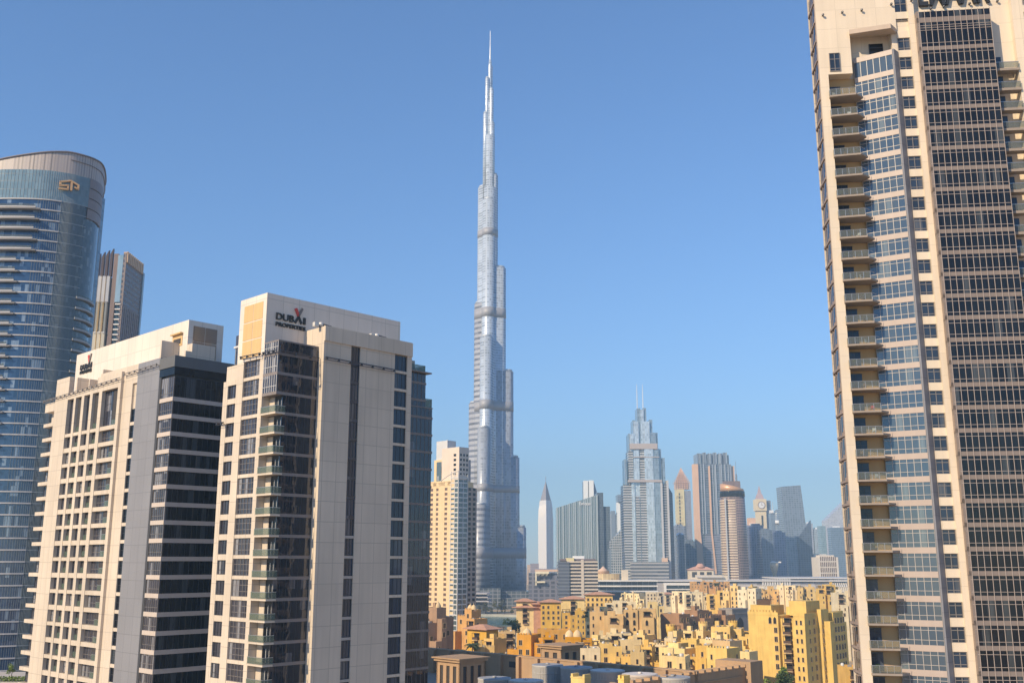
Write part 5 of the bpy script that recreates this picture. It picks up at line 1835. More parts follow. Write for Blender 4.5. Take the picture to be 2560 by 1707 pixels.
def house(label, pc, ytop, Y, wpx, dpx, rot, hue, feats='', seed=0, win='rect', nfl=4, name='town_house', fh=3.4, group='ochre houses of the old style quarter', cat='house'):
    """a rendered house of stepped cubic wings; pc is the photo column of its front right corner"""
    rnd = random.Random(seed * 7 + int(pc))
    H = Z_(ytop, Y)
    t = thing(name, label, cat, (X_(pc, ytop + 20, Y), Y, 0), R(rot), group)
    mpp = Y * 1.045 / FPX
    w_ = wpx * mpp / max(.35, abs(math.cos(R(rot))))
    d = max(8.0, dpx * mpp / max(.35, abs(math.sin(R(rot)))) if abs(rot) > 8 else dpx * mpp)
    m = HUES[hue]
    wl = MB()
    nb = max(1, int(round(w_ / 4.6)))
    if 'hip' in feats:
        nb = 1
    if 'solid' in feats:
        nb = max(1, int(round(w_ / 7.5)))
    xs = [-w_ + w_ * i / nb for i in range(nb + 1)]
    for i in range(1, nb):
        xs[i] += rnd.uniform(-.9, .9)
    tops = []
    nwin = 0
    cluts = []
    for i in range(nb):
        a, b = xs[i], xs[i + 1]
        step = 0 if (nb == 1 or i == nb // 2) else rnd.choice((0, -1, -1.4, -2 if 'solid' not in feats else -1, -.4)) * fh * .8
        off = rnd.choice((0, .8, 1.6, 2.4, -.9, -1.6)) if nb > 1 else 0
        top = H + step
        dd = d * rnd.uniform(.75, 1.0)
        wl.box(a, b, off, dd, 0, top - .01 * i)
        th = .28
        ph = rnd.uniform(.7, 1.1)
        wl.box(a, b, off, off + th, top, top + ph).box(a, b, dd - th, dd, top, top + ph).box(a, a + th, off + th, dd - th, top, top + ph).box(b - th, b, off + th, dd - th, top, top + ph)
        if 'crenel' in feats or rnd.random() < .2:
            x = a + .2
            while x < b - .6:
                wl.box(x, x + .55, off, off + th, top + ph, top + ph + .6)
                x += 1.15
        tops.append((a, b, off, dd, top, ph))
        # stair head, wind scoop or roof cabin
        if rnd.random() < .55 and b - a > 3.5:
            q = rnd.uniform(.2, .5)
            sx = a + (b - a) * q * .6
            wl.box(sx, sx + (b - a) * .4, off + dd * .35, off + dd * .6, top, top + rnd.uniform(2.2, 3.2))
        if rnd.random() < .35:
            for q in range(rnd.randint(1, 3)):
                ux, uy = rnd.uniform(a + .8, b - 1.4), rnd.uniform(off + 1.5, max(off + 2, dd - 2))
                wl.box(ux, ux + rnd.uniform(.6, 1.3), uy, uy + rnd.uniform(.6, 1.2), top, top + rnd.uniform(.6, 1.1))
        # lower annexe stepping forward
        if nb > 1 and 'tiers' not in feats and rnd.random() < .55:
            az = top - fh * rnd.choice((1, 1, 2)) - rnd.uniform(0, .6)
            aw = (b - a) * rnd.uniform(.45, .8)
            ax = a + (b - a - aw) * rnd.random()
            ay = off - rnd.uniform(2.2, 4.5)
            wl.box(ax, ax + aw, ay, off, 0, az).box(ax, ax + aw, ay, ay + .25, az, az + .8).box(ax, ax + .25, ay + .25, off, az, az + .8).box(ax + aw - .25, ax + aw, ay + .25, off, az, az + .8)
            for f in range(2):
                z = az - fh * (f + 1) + .6
                if z > 1 and nwin < 40:
                    place(SW[rnd.choice((win, 'rect', 'slit'))], 'window', t, (ax + aw * rnd.uniform(.35, .65), ay, z))
                    nwin += 1
        for q in range(rnd.randint(1, 4)):
            ux, uy = rnd.uniform(a + .6, b - 1.4), rnd.uniform(off + 1.0, max(off + 1.6, dd - 2))
            clut = MB()
            cluts.append(clut)
            if rnd.random() < .25:
                clut.lathe(ux, uy, [(.55, top), (.55, top + 1.2), (.3, top + 1.45)], 10, 0)
            else:
                clut.box(ux, ux + rnd.uniform(.7, 1.2), uy, uy + rnd.uniform(.6, 1.0), top + .15, top + rnd.uniform(.9, 1.3), 1)
        if rnd.random() < .3:
            ux, uy = rnd.uniform(a + .6, b - .8), rnd.uniform(off + .6, off + 2)
            clut = MB().bar((ux, uy, top), (ux, uy, top + 2.6), .05, 1, 4)
            cluts.append(clut)
        # windows on the front
        n = max(1, int((b - a) / 2.9))
        if b - a < 2.4:
            n = 0
        style = rnd.choice((win, win, 'rect', 'slit'))
        log = rnd.random() < .33 and (b - a) > 4.2
        for f in range(nfl):
            z = top - fh * (f + 1) + .55
            if z < 1 or nwin > 34:
                continue
            if log and n:
                place(SW['loggia'], 'balcony', t, ((a + b) / 2, off, z))
                nwin += 1
            else:
                for q in range(n):
                    if rnd.random() < .12:
                        continue
                    place(SW[style], 'window', t, (a + (b - a) * (q + .5) / n, off, z))
                    nwin += 1
    # windows on the right side and left side
    a, b, off, dd, top, ph = tops[-1]
    if dpx > 0 and rot < -8:
        n = max(1, int((dd - off) / 3.4))
        for f in range(nfl):
            z = top - fh * (f + 1) + .55
            for q in range(n):
                if z > 1 and nwin < 60 and rnd.random() > .15:
                    place(SW[win], 'window', t, (b, off + (dd - off) * (q + .5) / n, z), R(90))
                    nwin += 1
    wl.build('wall', m, t)
    if 'hip' in feats:
        cluts = []
    if len(cluts) > 9:                       # a crowded roof: one cluttered layer of plant
        jm = MB()
        for c_ in cluts:
            n0 = len(jm.v)
            jm.v += c_.v
            jm.f += [tuple(q + n0 for q in f_) for f_ in c_.f]
            jm.m += c_.m
            jm.sm += c_.sm
        cluts = [jm]
    for c_ in cluts:
        c_.build('roof_plant', [plain('white_tank', (0.62, 0.60, 0.56), .5), plain('grey_air_unit', (0.34, 0.32, 0.30), .6)], t)
    a, b, off, dd, top, ph = tops[nb // 2]
    if 'hip' in feats:
        r = MB().hip(a, b, off, dd, top + 1.3, top + 3.3, 1.5)
        r.build('roof', TILE, t)
        MB().box(a + .5, b - .5, off + .5, dd - .5, top, top + 1.3).build('roof_storey', m, t)
        if 'tiers' in feats:
            MB().hip(a - 2.5, b + 2.5, off - 2, off + 1.5, top - 2.6, top - 1.2, .6).build('roof', TILE, t)
            MB().hip(b - 1, b + 6, off - 1.5, dd, top - .4, top + 1.5, 1.0).box(b, b + 5, off - .5, dd, 0, top - .4).build('roof', TILE, t)
    nd = 2 if 'domes' in feats else 1 if 'dome' in feats else 0
    for q in range(nd):
        r = min(2.6, (b - a) * .3)
        cxx = a + (b - a) * ((q + .5) / nd)
        MB().lathe(cxx, off + 2.6, [(r, top), (r, top + .9), (r * .95, top + 1.6), (r * .75, top + 2.4), (r * .4, top + 3.0), (.1, top + 3.3), (.06, top + 4.0)], 16).build('dome', DOME_M, t)
    if 'pergola' in feats:
        p = MB()
        a2, b2, o2, d2, t2, _ = tops[0]
        z = t2 + 2.6
        for x in (a2 + .3, (a2 + b2) / 2, b2 - .3):
            p.box(x - .1, x + .1, o2 + .3, o2 + .5, t2, z).box(x - .1, x + .1, o2 + 3, o2 + 3.2, t2, z)
        for k in range(8):
            y = o2 + .2 + k * .45
            p.box(a2 - .2, b2 + .2, y, y + .14, z, z + .16)
        p.build('pergola', WOOD, t)
    if 'windtower' in feats:
        a2, b2, o2, d2, t2, _ = tops[-1]
        wt = MB().box(b2 - 3.4, b2 - .4, o2 + .4, o2 + 3.4, t2, t2 + 6, 0).box(b2 - 3.7, b2 - .1, o2 + .1, o2 + 3.7, t2 + 6, t2 + 6.5, 0)
        for q in range(3):
            wt.box(b2 - 3.0 + q * .9, b2 - 2.5 + q * .9, o2 + .32, o2 + .4, t2 + 2, t2 + 5, 1)
            wt.box(b2 - .4, b2 - .32, o2 + .8 + q * .9, o2 + 1.3 + q * .9, t2 + 2, t2 + 5, 1)
        wt.build('wind_tower', [m, SHADE_IN], t)
    return t


G_ = -43.4


def old_quarter():
    L = [
        # far row under the mall
        ('long peach house below the white mall roof', 1826, 1455, 1280, 92, 14, 0, 'orange', 'solid', 1, 'slit', 2),
        ('pale cream house with one small dome, left end of the farthest row', 1612, 1486, 1050, 56, 20, G_, 'cream', 'dome', 2, 'rect', 3),
        ('white gabled-looking house in the farthest row, left of the terracotta roof', 1662, 1482, 1040, 42, 16, 0, 'white', 'solid', 3, 'rect', 3),
        ('cream house under a wide terracotta hipped roof in the farthest row', 1694, 1488, 1080, 46, 18, 0, 'cream', 'hip', 4, 'arch', 3),
        ('blank cream house with a slit window, between the terracotta roof and the white framed house', 1742, 1481, 960, 50, 14, G_, 'cream', 'solid', 5, 'slit', 3),
        ('white house gridded with square windows in the far row', 1776, 1483, 840, 58, 16, -14, 'white', 'solid', 6, 'rect', 3),
        ('yellow house with pairs of arched windows in the far row', 1818, 1480, 830, 46, 14, -14, 'lemon', 'solid', 7, 'arch', 3),
        ('tall narrow yellow house with a column of arched windows', 1862, 1468, 800, 44, 18, G_, 'honey', 'solid', 8, 'arch', 5),
        ('tall blank white block with a shaded right side in the far row', 1890, 1474, 760, 34, 22, G_, 'white', 'solid', 9, 'slit', 3),
        ('lemon house in the farthest row directly left of the mall skylight', 1906, 1468, 1050, 38, 16, G_, 'lemon', '', 10, 'rect', 3),
        ('yellow stepped house with roof cabins below the mall skylight', 1958, 1468, 960, 56, 18, 0, 'honey', 'pergola', 11, 'rect', 3),
        ('cream stepped house behind the big yellow corner block', 2004, 1466, 940, 48, 18, G_, 'cream', '', 12, 'slit', 3),
        ('sand coloured house with a timber roof pergola, behind the big yellow corner block', 2052, 1470, 820, 50, 20, -14, 'sand', 'pergola', 13, 'rect', 3),
        ('honey house with a timber pergola beside the beige balcony tower', 2106, 1464, 760, 56, 20, 0, 'honey', 'pergola', 14, 'arch', 3),
        ('large pale cream house with a flat roof hard against the beige balcony tower', 2150, 1480, 640, 60, 18, 0, 'white', 'solid', 15, 'slit', 3),
        # the lakeside palace pavilions
        ('yellow pavilion with three tiers of hipped tile roofs, leftmost by the lake', 1334, 1508, 690, 40, 22, 0, 'lemon', 'hip tiers', 16, 'rect', 4),
        ('yellow pavilion with a single hipped tile roof, second from the lake', 1402, 1510, 685, 46, 20, 0, 'honey', 'hip', 17, 'rect', 4),
        ('yellow pavilion with a hipped roof over arcades, third from the lake', 1462, 1502, 700, 54, 20, 0, 'lemon', 'hip', 18, 'arch', 4),
        ('broad yellow pavilion with the highest hipped roof, below the domed rotunda', 1532, 1491, 715, 62, 24, 0, 'lemon', 'hip', 19, 'rect', 4),
        ('yellow terrace house with roof shrubs in front of the third pavilion', 1478, 1530, 645, 66, 20, 0, 'honey', 'pergola', 20, 'rect', 4),
        ('lemon house with a white parapet left of the wide tan house', 1512, 1522, 580, 44, 18, -14, 'lemon', '', 21, 'rect', 4),
        ('cream roof terrace house behind the wide tan house', 1590, 1506, 700, 70, 20, 0, 'cream', 'pergola', 22, 'rect', 3),
        ('yellow house with roof cabins behind the right end of the wide tan house', 1662, 1508, 690, 66, 20, 0, 'lemon', '', 23, 'arch', 3),
        # middle row
        ('wide tan house with pointed windows and shaded loggias', 1640, 1528, 470, 152, 22, -9, 'tan', 'solid', 24, 'arch', 4),
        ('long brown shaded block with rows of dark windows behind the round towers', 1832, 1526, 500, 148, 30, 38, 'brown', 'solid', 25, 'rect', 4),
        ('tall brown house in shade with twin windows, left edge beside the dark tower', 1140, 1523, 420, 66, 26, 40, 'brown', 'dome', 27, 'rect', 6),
        ('orange house with two little domes on its roof', 1192, 1530, 480, 50, 16, G_, 'orange', 'domes', 28, 'rect', 6),
        ('yellow house with a hipped roof behind the date palm', 1216, 1582, 440, 46, 14, G_, 'honey', 'hip', 29, 'slit', 4),
        ('pale cube house at the lake edge', 1256, 1568, 560, 24, 14, G_, 'cream', 'solid', 30, 'slit', 3),
        ('low sand house with a timber pergola below the lake', 1288, 1582, 480, 44, 18, 0, 'sand', 'pergola', 31, 'rect', 3),
        ('low tan house with a long parapet below the pale cube house', 1262, 1592, 460, 50, 18, 0, 'tan', 'solid', 32, 'rect', 3),
        ('yellow house with sunlit panels left of the orange domed house', 1250, 1604, 420, 52, 16, G_, 'honey', 'pergola', 33, 'slit', 4),
        ('bright orange house with one dome above the walled plant', 1362, 1594, 395, 82, 20, -26, 'orange', 'dome', 34, 'rect', 5),
        ('orange house with a deep central balcony and two domes', 1480, 1597, 390, 112, 24, -6, 'orange', 'domes', 35, 'rect', 5),
        ('tall orange cabin house between the two domed orange houses', 1424, 1579, 420, 74, 20, -6, 'orange', 'solid', 36, 'rect', 4),
        # lower yellow houses
        ('low cream house with a flat white roof under the wide tan house', 1580, 1588, 450, 76, 20, 0, 'cream', '', 37, 'rect', 3),
        ('low lemon house with roof cabins under the wide tan house', 1642, 1593, 440, 62, 22, G_, 'lemon', '', 38, 'slit', 3),
        ('low pale house with a window grille left of the first round tower', 1690, 1600, 430, 52, 20, -14, 'cream', 'pergola', 39, 'rect', 3),
        ('yellow terrace house with a timber pergola above the lit plant wall', 1556, 1614, 410, 76, 22, 0, 'lemon', 'pergola', 40, 'rect', 3),
        ('long yellow house with a slatted parapet above the cooling drums', 1662, 1622, 390, 98, 24, -14, 'honey', 'crenel', 41, 'slit', 3),
        ('yellow cubic house with a brown side below the first round tower', 1712, 1626, 375, 52, 24, G_, 'lemon', 'solid', 42, 'slit', 3),
        ('yellow house with ragged roof clutter between the first two round towers', 1756, 1583, 440, 66, 22, G_, 'lemon', 'pergola', 43, 'rect', 3),
        ('yellow house with a dark awning below the second round tower', 1812, 1588, 420, 68, 24, G_, 'lemon', 'pergola', 44, 'slit', 3),
        ('yellow house with triple slit windows below the third round tower', 1852, 1572, 430, 62, 24, -20, 'lemon', '', 45, 'slit', 3),
        ('yellow house with a wind tower left of the big corner block', 1902, 1570, 440, 46, 18, -20, 'honey', 'windtower', 46, 'slit', 4),
        ('yellow house with a plain bright front below the big corner block', 1900, 1604, 400, 54, 22, G_, 'lemon', 'solid', 47, 'slit', 3),
        ('golden house with a stair gable right of the cubic house', 1772, 1620, 370, 62, 24, -20, 'honey', '', 48, 'slit', 3),
        ('square yellow tower house with two slits and a brown right side', 1818, 1628, 345, 40, 40, G_, 'lemon', 'solid', 49, 'slit', 3),
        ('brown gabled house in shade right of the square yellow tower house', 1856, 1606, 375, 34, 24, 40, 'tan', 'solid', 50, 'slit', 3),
        ('small ochre house at the lower right beside the beige balcony tower', 2162, 1672, 330, 44, 14, 0, 'honey', 'solid', 51, 'slit', 2),
    ]
    L += [
        ('narrow lemon house left of the pergola terrace house, above the drums', 1500, 1606, 425, 34, 16, G_, 'lemon', 'solid', 60, 'slit', 3),
        ('small cream house with a bare front between two low lemon houses', 1606, 1606, 418, 46, 18, 0, 'cream', '', 61, 'slit', 2),
        ('stepped honey house in front of the house with the window grille', 1694, 1613, 398, 40, 18, G_, 'honey', '', 62, 'rect', 2),
        ('small lemon house at the foot of the middle round tower', 1742, 1604, 412, 34, 16, -20, 'lemon', '', 63, 'slit', 2),
        ('pale house with a parapet at the foot of the rightmost round tower', 1800, 1608, 396, 36, 16, G_, 'cream', 'crenel', 64, 'slit', 2),
        ('narrow honey house squeezed left of the big corner block', 1884, 1590, 415, 30, 16, G_, 'honey', '', 65, 'rect', 3),
        ('low sand house right behind the lit plant wall', 1610, 1638, 345, 58, 16, -14, 'sand', 'crenel', 66, 'slit', 2),
        ('low lemon house with a stepped roof right behind the lit plant wall', 1716, 1646, 325, 52, 18, -20, 'lemon', '', 67, 'slit', 2),
        ('flat cream roof house behind the arched wind tower', 1500, 1626, 372, 54, 18, 0, 'cream', 'pergola', 68, 'slit', 2),
        ('tan house with a low parapet right of the smaller grey palm', 1236, 1622, 400, 44, 16, 0, 'sand', '', 69, 'slit', 2),
        ('low yellow house below the square tower house, behind the wall block', 1868, 1636, 335, 40, 16, G_, 'lemon', '', 70, 'slit', 2),
    ]
    for q in L:
        house(*q)
    # the arched gatehouse in shade
    Y = 540
    t = thing('gatehouse', 'grey gatehouse in shade with a tall pointed arch', 'building', (X_(1831, 1540, Y), Y, 0), R(38))
    h = Z_(1524, Y)
    w_ = 12.2
    MB().box(0, w_, 0, 9, 0, h).box(-.2, w_ + .2, -.2, 9.2, h, h + .6).box(.7, w_ - .7, -.25, 0, h - 2.2, h - 1.8).build('wall', HUES['grey'], t)
    a = MB()
    pts = [(3.6, 0), (8.6, 0), (8.6, h - 6.5), (7.8, h - 5), (6.1, h - 3.7), (4.4, h - 5), (3.6, h - 6.5)]
    a.quad([(x, -.05, z) for x, z in pts])
    for k in range(len(pts)):
        (p, q), (r, s) = pts[k], pts[(k + 1) % len(pts)]
        a.quad([(p, -.05, q), (p, 0, q), (r, 0, s), (r, -.05, s)])
    a.build('arch', SHADE_IN, t)  # near-black tone paints the shade inside the arch
    # three round crenellated towers
    for px, py, Y, wd in ((1676, 1561, 450, 'leftmost of three beside the brown block'), (1757, 1554, 460, 'middle of three before the brown block'), (1832, 1552, 455, 'rightmost of three before the grey gatehouse')):
        t = thing('round_tower', 'round golden tower with crenellated top, ' + wd, 'tower', (X_(px, py, Y), Y, 0), 0, 'round crenellated towers')
        h = Z_(py + 3, Y)
        MB().lathe(0, 0, [(1.75, 0), (1.55, h - 3.2), (1.9, h - 2.2), (2.05, h)], 18).build('shaft', HUES['honey'], t)
        c = MB()
        for k in range(9):
            a = 2 * math.pi * k / 9
            a1 = a + .42
            c.prism([(2.05 * math.cos(a), 2.05 * math.sin(a)), (2.05 * math.cos(a1), 2.05 * math.sin(a1)), (1.75 * math.cos(a1), 1.75 * math.sin(a1)), (1.75 * math.cos(a), 1.75 * math.sin(a))], h - .01, h + .75)
        c.build('crenellation', HUES['honey'], t)
    # the big corner block at the right
    Y = 385
    t = thing('corner_block', 'big yellow nine-storey corner block, sunlit left front and brown shaded right side', 'building', (X_(2014, 1560, Y), Y, 0), R(G_))
    h = Z_(1541, Y)
    hu, fh = HUES['gold'], 3.3
    w_, d = 24.0, 31.0
    wl = MB().box(-w_, -11.2, 0, d, 0, h).box(-11.2, -4.6, 1.6, d, 0, h - 1).box(-4.6, 0, -.6, d, 0, h)
    wl.box(-5.8, -4.6, .6, 1.6, 0, h - 4)
    wl.box(-w_ - .1, -11.2, -.1, .3, h, h + 1.2).box(-4.6, .1, -.7, -.3, h, h + 1.2).box(-.3, .1, -.3, d, h, h + 1.2)
    wl.box(-w_, -15, 2, 12, h, h + 3.6).box(-9, -2, 5, 16, h, h + 5.4).box(-12, -9, 8, 18, h, h + 3)
    wl.box(0, 1.6, 9.5, 15.5, 0, h + 2.4).box(1.6, 4.2, 11.2, 14.5, 0, h - 2).box(0, 2.2, 18, 26, 0, h + 1)
    wl.box(0, 1.2, 26, d, 0, h - 3)
    for k in range(9):
        wl.box(-w_ + .6 + k * 1.35, -w_ + 1.2 + k * 1.35, -.1, .3, h + 1.2, h + 1.9)
    wl.build('wall', hu, t)
    for f in range(9):
        z = h - fh * (f + 1) + .3
        for x in (-14.6, -12.6) if f == 0 else (-12.4,):
            place(SW['rect' if f else 'arch'], 'window', t, (x, 0, z))
        place(SW['loggia'], 'balcony', t, (-8.1, 1.6, z - .4))
        for x in (-3.3, -1.5):
            place(SW['slit'], 'window', t, (x, -.6, z))
        place(SW['slit'], 'window', t, (0, 3.0, z), R(90))
        place(SW['rect'], 'window', t, (0, 6.6, z), R(90))
        place(SW['slit'], 'window', t, (1.6, 10.3, z), R(90))
        place(SW['rect'], 'window', t, (0, 16.8, z), R(90))
        for y in (19.5, 22, 24.5):
            place(SW['rect'], 'window', t, (2.2, y, z), R(90))
        place(SW['rect'], 'window', t, (1.2, 28.5, z), R(90))
    pg = MB()
    for k in range(6):
        pg.box(-21 + k * 1.0, -20.86 + k * 1.0, 2.2, 6, h + 5.6, h + 5.75)
    pg.box(-21.2, -15.6, 2.2, 2.35, h + 3.6, h + 5.6).build('pergola', WOOD, t)
    MB().lathe(-13, 14, [(1.6, h), (1.6, h + 1), (1.1, h + 2), (.1, h + 2.6)], 14).build('dome', DOME_M, t)


old_quarter()


def cooling_plant():
    """walled plant in the foreground: brown walls with piers, two wind towers and a row of fan drums"""
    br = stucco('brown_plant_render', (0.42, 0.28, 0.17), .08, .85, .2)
    z = 36.0
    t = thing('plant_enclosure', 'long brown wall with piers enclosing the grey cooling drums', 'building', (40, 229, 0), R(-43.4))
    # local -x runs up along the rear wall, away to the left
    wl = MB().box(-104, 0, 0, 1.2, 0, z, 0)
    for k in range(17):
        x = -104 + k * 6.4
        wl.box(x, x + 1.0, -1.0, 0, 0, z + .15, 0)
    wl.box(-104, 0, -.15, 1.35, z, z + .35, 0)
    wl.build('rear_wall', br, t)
    MB().box(-104, 0, -40, 0, 0, 30).build('roof_deck', stucco('dusty_deck', (0.34, 0.28, 0.22), .1), t)
    lv = MB()
    for a, b in ((-56, -52), (-45, -39.6), (-38.6, -33.2), (-25.8, -20.4), (-13, -7.6)):
        lv.box(a, b, -.1, 0, z - 2.6, z - 1.2)
    lv.build('painted_slot_shade', SHADE_IN, t)
    t2 = thing('plant_wall_block', 'brown walled block with a flat tan roof and a crenellated parapet, lower right foreground', 'building', (40, 229, 0), GRID_ROT)
    m = MB().box(-46, 26, 0, 1.2, 0, z - .3, 0).box(0, 26, 1.2, 8, 0, z - .9, 1).box(21, 26.5, -1.5, 8, 0, z + .9, 0)
    for k in range(24):
        m.box(-46 + k * 2.9, -45.2 + k * 2.9, -.25, 1.3, z - .3, z + .3, 0)
    for k in range(6):
        m.box(-40 + k * 11, -36 + k * 11, -.06, 0, z - 5.2, z - 3.6, 2)
    m.box(-46, 20, -.18, 0, z - 2.4, z - 2.1, 0)
    m.build('wall', [br, SAND_P, stucco('rust_panel', (0.30, 0.14, 0.07), .1)], t2)
    # wind towers
    for nm, px, py, Y, w_, n, lab in (('wind_tower', 1152, 1640, 245, 8.0, 3, 'broad brown wind tower with slots and a flared cap, lower left of the plant'), ('wind_tower', 1401, 1609, 268, 7.2, 2, 'brown wind tower with tall arched openings behind the grey drums')):
        h = Z_(py, Y)
        t3 = thing(nm, lab, 'tower', (X_(px, py + 30, Y), Y, 0), R(-45), 'wind towers of the walled plant')
        mb = MB().box(-w_ / 2 + .3, w_ / 2 - .3, -w_ / 2 + .3, w_ / 2 - .3, 0, h - .9, 1)
        zt, zb = h - 1.8, h - 7.6
        for sgn in range(4):
            c_, s_ = [(1, 0), (0, 1), (-1, 0), (0, -1)][sgn]
            def bx(a0, a1, z0, z1, d0=0.0, d1=.35):
                P = []
                for a, dd in ((a0, d0), (a1, d0), (a1, d1), (a0, d1)):
                    lx, ly = a, -w_ / 2 + dd
                    P.append((lx * c_ - ly * s_, lx * s_ + ly * c_))
                mb.prism(P, z0, z1, 0)
            bx(-w_ / 2, w_ / 2, 0, zb)
            bx(-w_ / 2, w_ / 2, zt, h - .9)
            k = n * 2 + 1
            for q in range(0, k, 2):
                bx(-w_ / 2 + w_ * q / k - (0 if q else 0), -w_ / 2 + w_ * (q + 1) / k, zb, zt)
        mb.prism([(-w_ / 2 - .5, -w_ / 2 - .5), (w_ / 2 + .5, -w_ / 2 - .5), (w_ / 2 + .5, w_ / 2 + .5), (-w_ / 2 - .5, w_ / 2 + .5)], h - .9, h - .3, 0)
        mb.box(-w_ / 2 - .9, w_ / 2 + .9, -w_ / 2 - .9, w_ / 2 + .9, h - .3, h, 0)
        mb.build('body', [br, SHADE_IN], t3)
    # fan drums on the deck
    dm = stucco('ribbed_grey_drum', (0.44, 0.42, 0.40), .06, .5, .3)
    dl = stucco('sunlit_drum_tone', (0.52, 0.45, 0.39), .06, .5, .3)  # lighter warm copy of the drum grey, sunlight put into the colour
    rnd = random.Random(8)
    first = None
    drums = [(1369, 1660, 246, 3.6, dm, 'ribbed grey cooling drum, leftmost of the back row of drums'), (1441, 1666, 240, 3.6, dm, 'ribbed grey cooling drum, second from left in the back row'),
             (1519, 1674, 234, 3.8, dl, 'pale sunlit cooling drum, third in the back row'), (1600, 1683, 228, 3.8, dl, 'low sunlit cooling drum, fourth in the back row'),
             (1682, 1690, 222, 3.6, dm, 'blue-grey cooling drum at the right end of the back row'), (1315, 1699, 226, 3.7, dl, 'cooling drum with a sunlit lid, right one of the front row'),
             (1236, 1693, 232, 3.6, dm, 'flat-topped grey cooling drum, left one of the front row')]
    for px, py, Y, r, m_, lab in drums:
        h = Z_(py, Y)
        t4 = thing('cooling_drum', lab, 'drum', (X_(px, py + 15, Y), Y, 30), 0, 'round cooling drums of the walled plant')
        hh = h - 30
        mb = MB()
        mb.lathe(0, 0, [(r * .96, 0), (r, .6), (r, hh - .5), (r * 1.03, hh - .3), (r * 1.03, hh)], 36)
        mb.build('drum_shell', m_, t4)
        rb = MB()
        for k in range(36):
            a = 2 * math.pi * k / 36
            rb.box(r * math.cos(a) - .06, r * math.cos(a) + .06, r * math.sin(a) - .06, r * math.sin(a) + .06, .6, hh - .5)
        for z1 in (hh * .35, hh * .7):
            rb.lathe(0, 0, [(r + .02, z1), (r + .09, z1 + .04), (r + .09, z1 + .12), (r + .02, z1 + .16)], 36)
        rb.build('rib', m_, t4)
        MB().lathe(0, 0, [(r * .93, hh), (r * .93, hh + .04)], 36).lathe(0, 0, [(.5, hh + .05), (.4, hh + .4)], 12).build('lid', plain('grey_lid', (0.33, 0.33, 0.34), .6) if m_ is dm else plain('sunlit_lid_tone', (0.66, 0.60, 0.55), .6), t4)  # paler lid tone carries painted sunlight
        if py < 1670 and m_ is dm:
            p = MB().bar((r + .8, -2, .4), (r + .8, -2, 2.2), .5, 0, 8).bar((r + .8, -2, 2.0), (r + 2.0, -2.6, 1.2), .35, 0, 8).box(r + .4, r + 2.2, -3, -1.4, 0, .5)
            p.build('fan_motor', FRAME_D, t4)
    # small sunlit parapet blocks in front of the drums
    for px, py, Y, w_, lab in ((1452, 1693, 214, 3.6, 'small sunlit yellow roof block in front of the grey drums'), (1560, 1697, 205, 1.4, 'narrow yellow pier in front of the pale drum')):
        t5 = thing('roof_block', lab, 'block', (X_(px, py, Y), Y, 0), R(-43.4))
        h = Z_(py, Y)
        MB().box(-w_ / 2, w_ / 2, -1, 1, 0, h).box(-w_ / 2 - .1, w_ / 2 + .1, -1.1, 1.1, h, h + .2).box(-w_ / 2, -w_ / 2 + .5, -1, 1, h + .2, h + .8).box(w_ / 2 - .5, w_ / 2, -1, 1, h + .2, h + .8).build('body', HUES['lemon'], t5)


cooling_plant()


# ================================================================== planting
LEAF = plain('leaf_green', (0.055, 0.085, 0.025), .7, 0, .3, .5, 1.5)
LEAFL = plain('leaf_green_light', (0.17, 0.22, 0.04), .7, 0, .3, .4, 1.5)
PALM = plain('palm_frond', (0.05, 0.07, 0.035), .6, 0, .3, .3, 1.5)
BARK = plain('bark', (0.12, 0.09, 0.06), .9, 0, .2, .3, 2)


def crown_mesh(rad, hgt, n, seed, leaf=.35, mat=LEAF):
    rnd = random.Random(seed)
    mb = MB()
    clumps = [(Vector((rnd.gauss(0, .45) * rad, rnd.gauss(0, .45) * rad, rnd.uniform(-.45, .5) * hgt)), rnd.uniform(.3, .55) * rad) for _ in range(9)]
    for _ in range(n):
        c, r = rnd.choice(clumps)
        v = Vector((rnd.gauss(0, 1), rnd.gauss(0, 1), rnd.gauss(0, 1))).normalized() * r * rnd.uniform(.55, 1.05)
        p = c + v
        u = Vector((rnd.uniform(-1, 1), rnd.uniform(-1, 1), rnd.uniform(-1, 1))).normalized()
        w_ = u.orthogonal().normalized()
        s = leaf * rnd.uniform(.6, 1.3)
        mb.quad([p - u * s, p - w_ * s * .55, p + u * s, p + w_ * s * .55])
    return mb.mesh('crown', mat)


def tree(label, x, y, z0, h, rad, seed, mat=LEAF, n=900, group='trees among the houses', leaf=None):
    t = thing('tree', label, 'tree', (x, y, z0), 0, group)
    tr = MB().bar((0, 0, 0), (.1, .05, h * .5), h * .035, 0, 8, h * .02)
    rnd = random.Random(seed)
    for k in range(4):
        a = rnd.uniform(0, 6.28)
        tr.bar((.1, .05, h * .42), (rad * .5 * math.cos(a), rad * .5 * math.sin(a), h * rnd.uniform(.62, .8)), h * .016, 0, 6, h * .008)
    tr.build('trunk', BARK, t)
    place(crown_mesh(rad, h * .55, n, seed, leaf or rad * .12, mat), 'crown', t, (0, 0, h * .68))


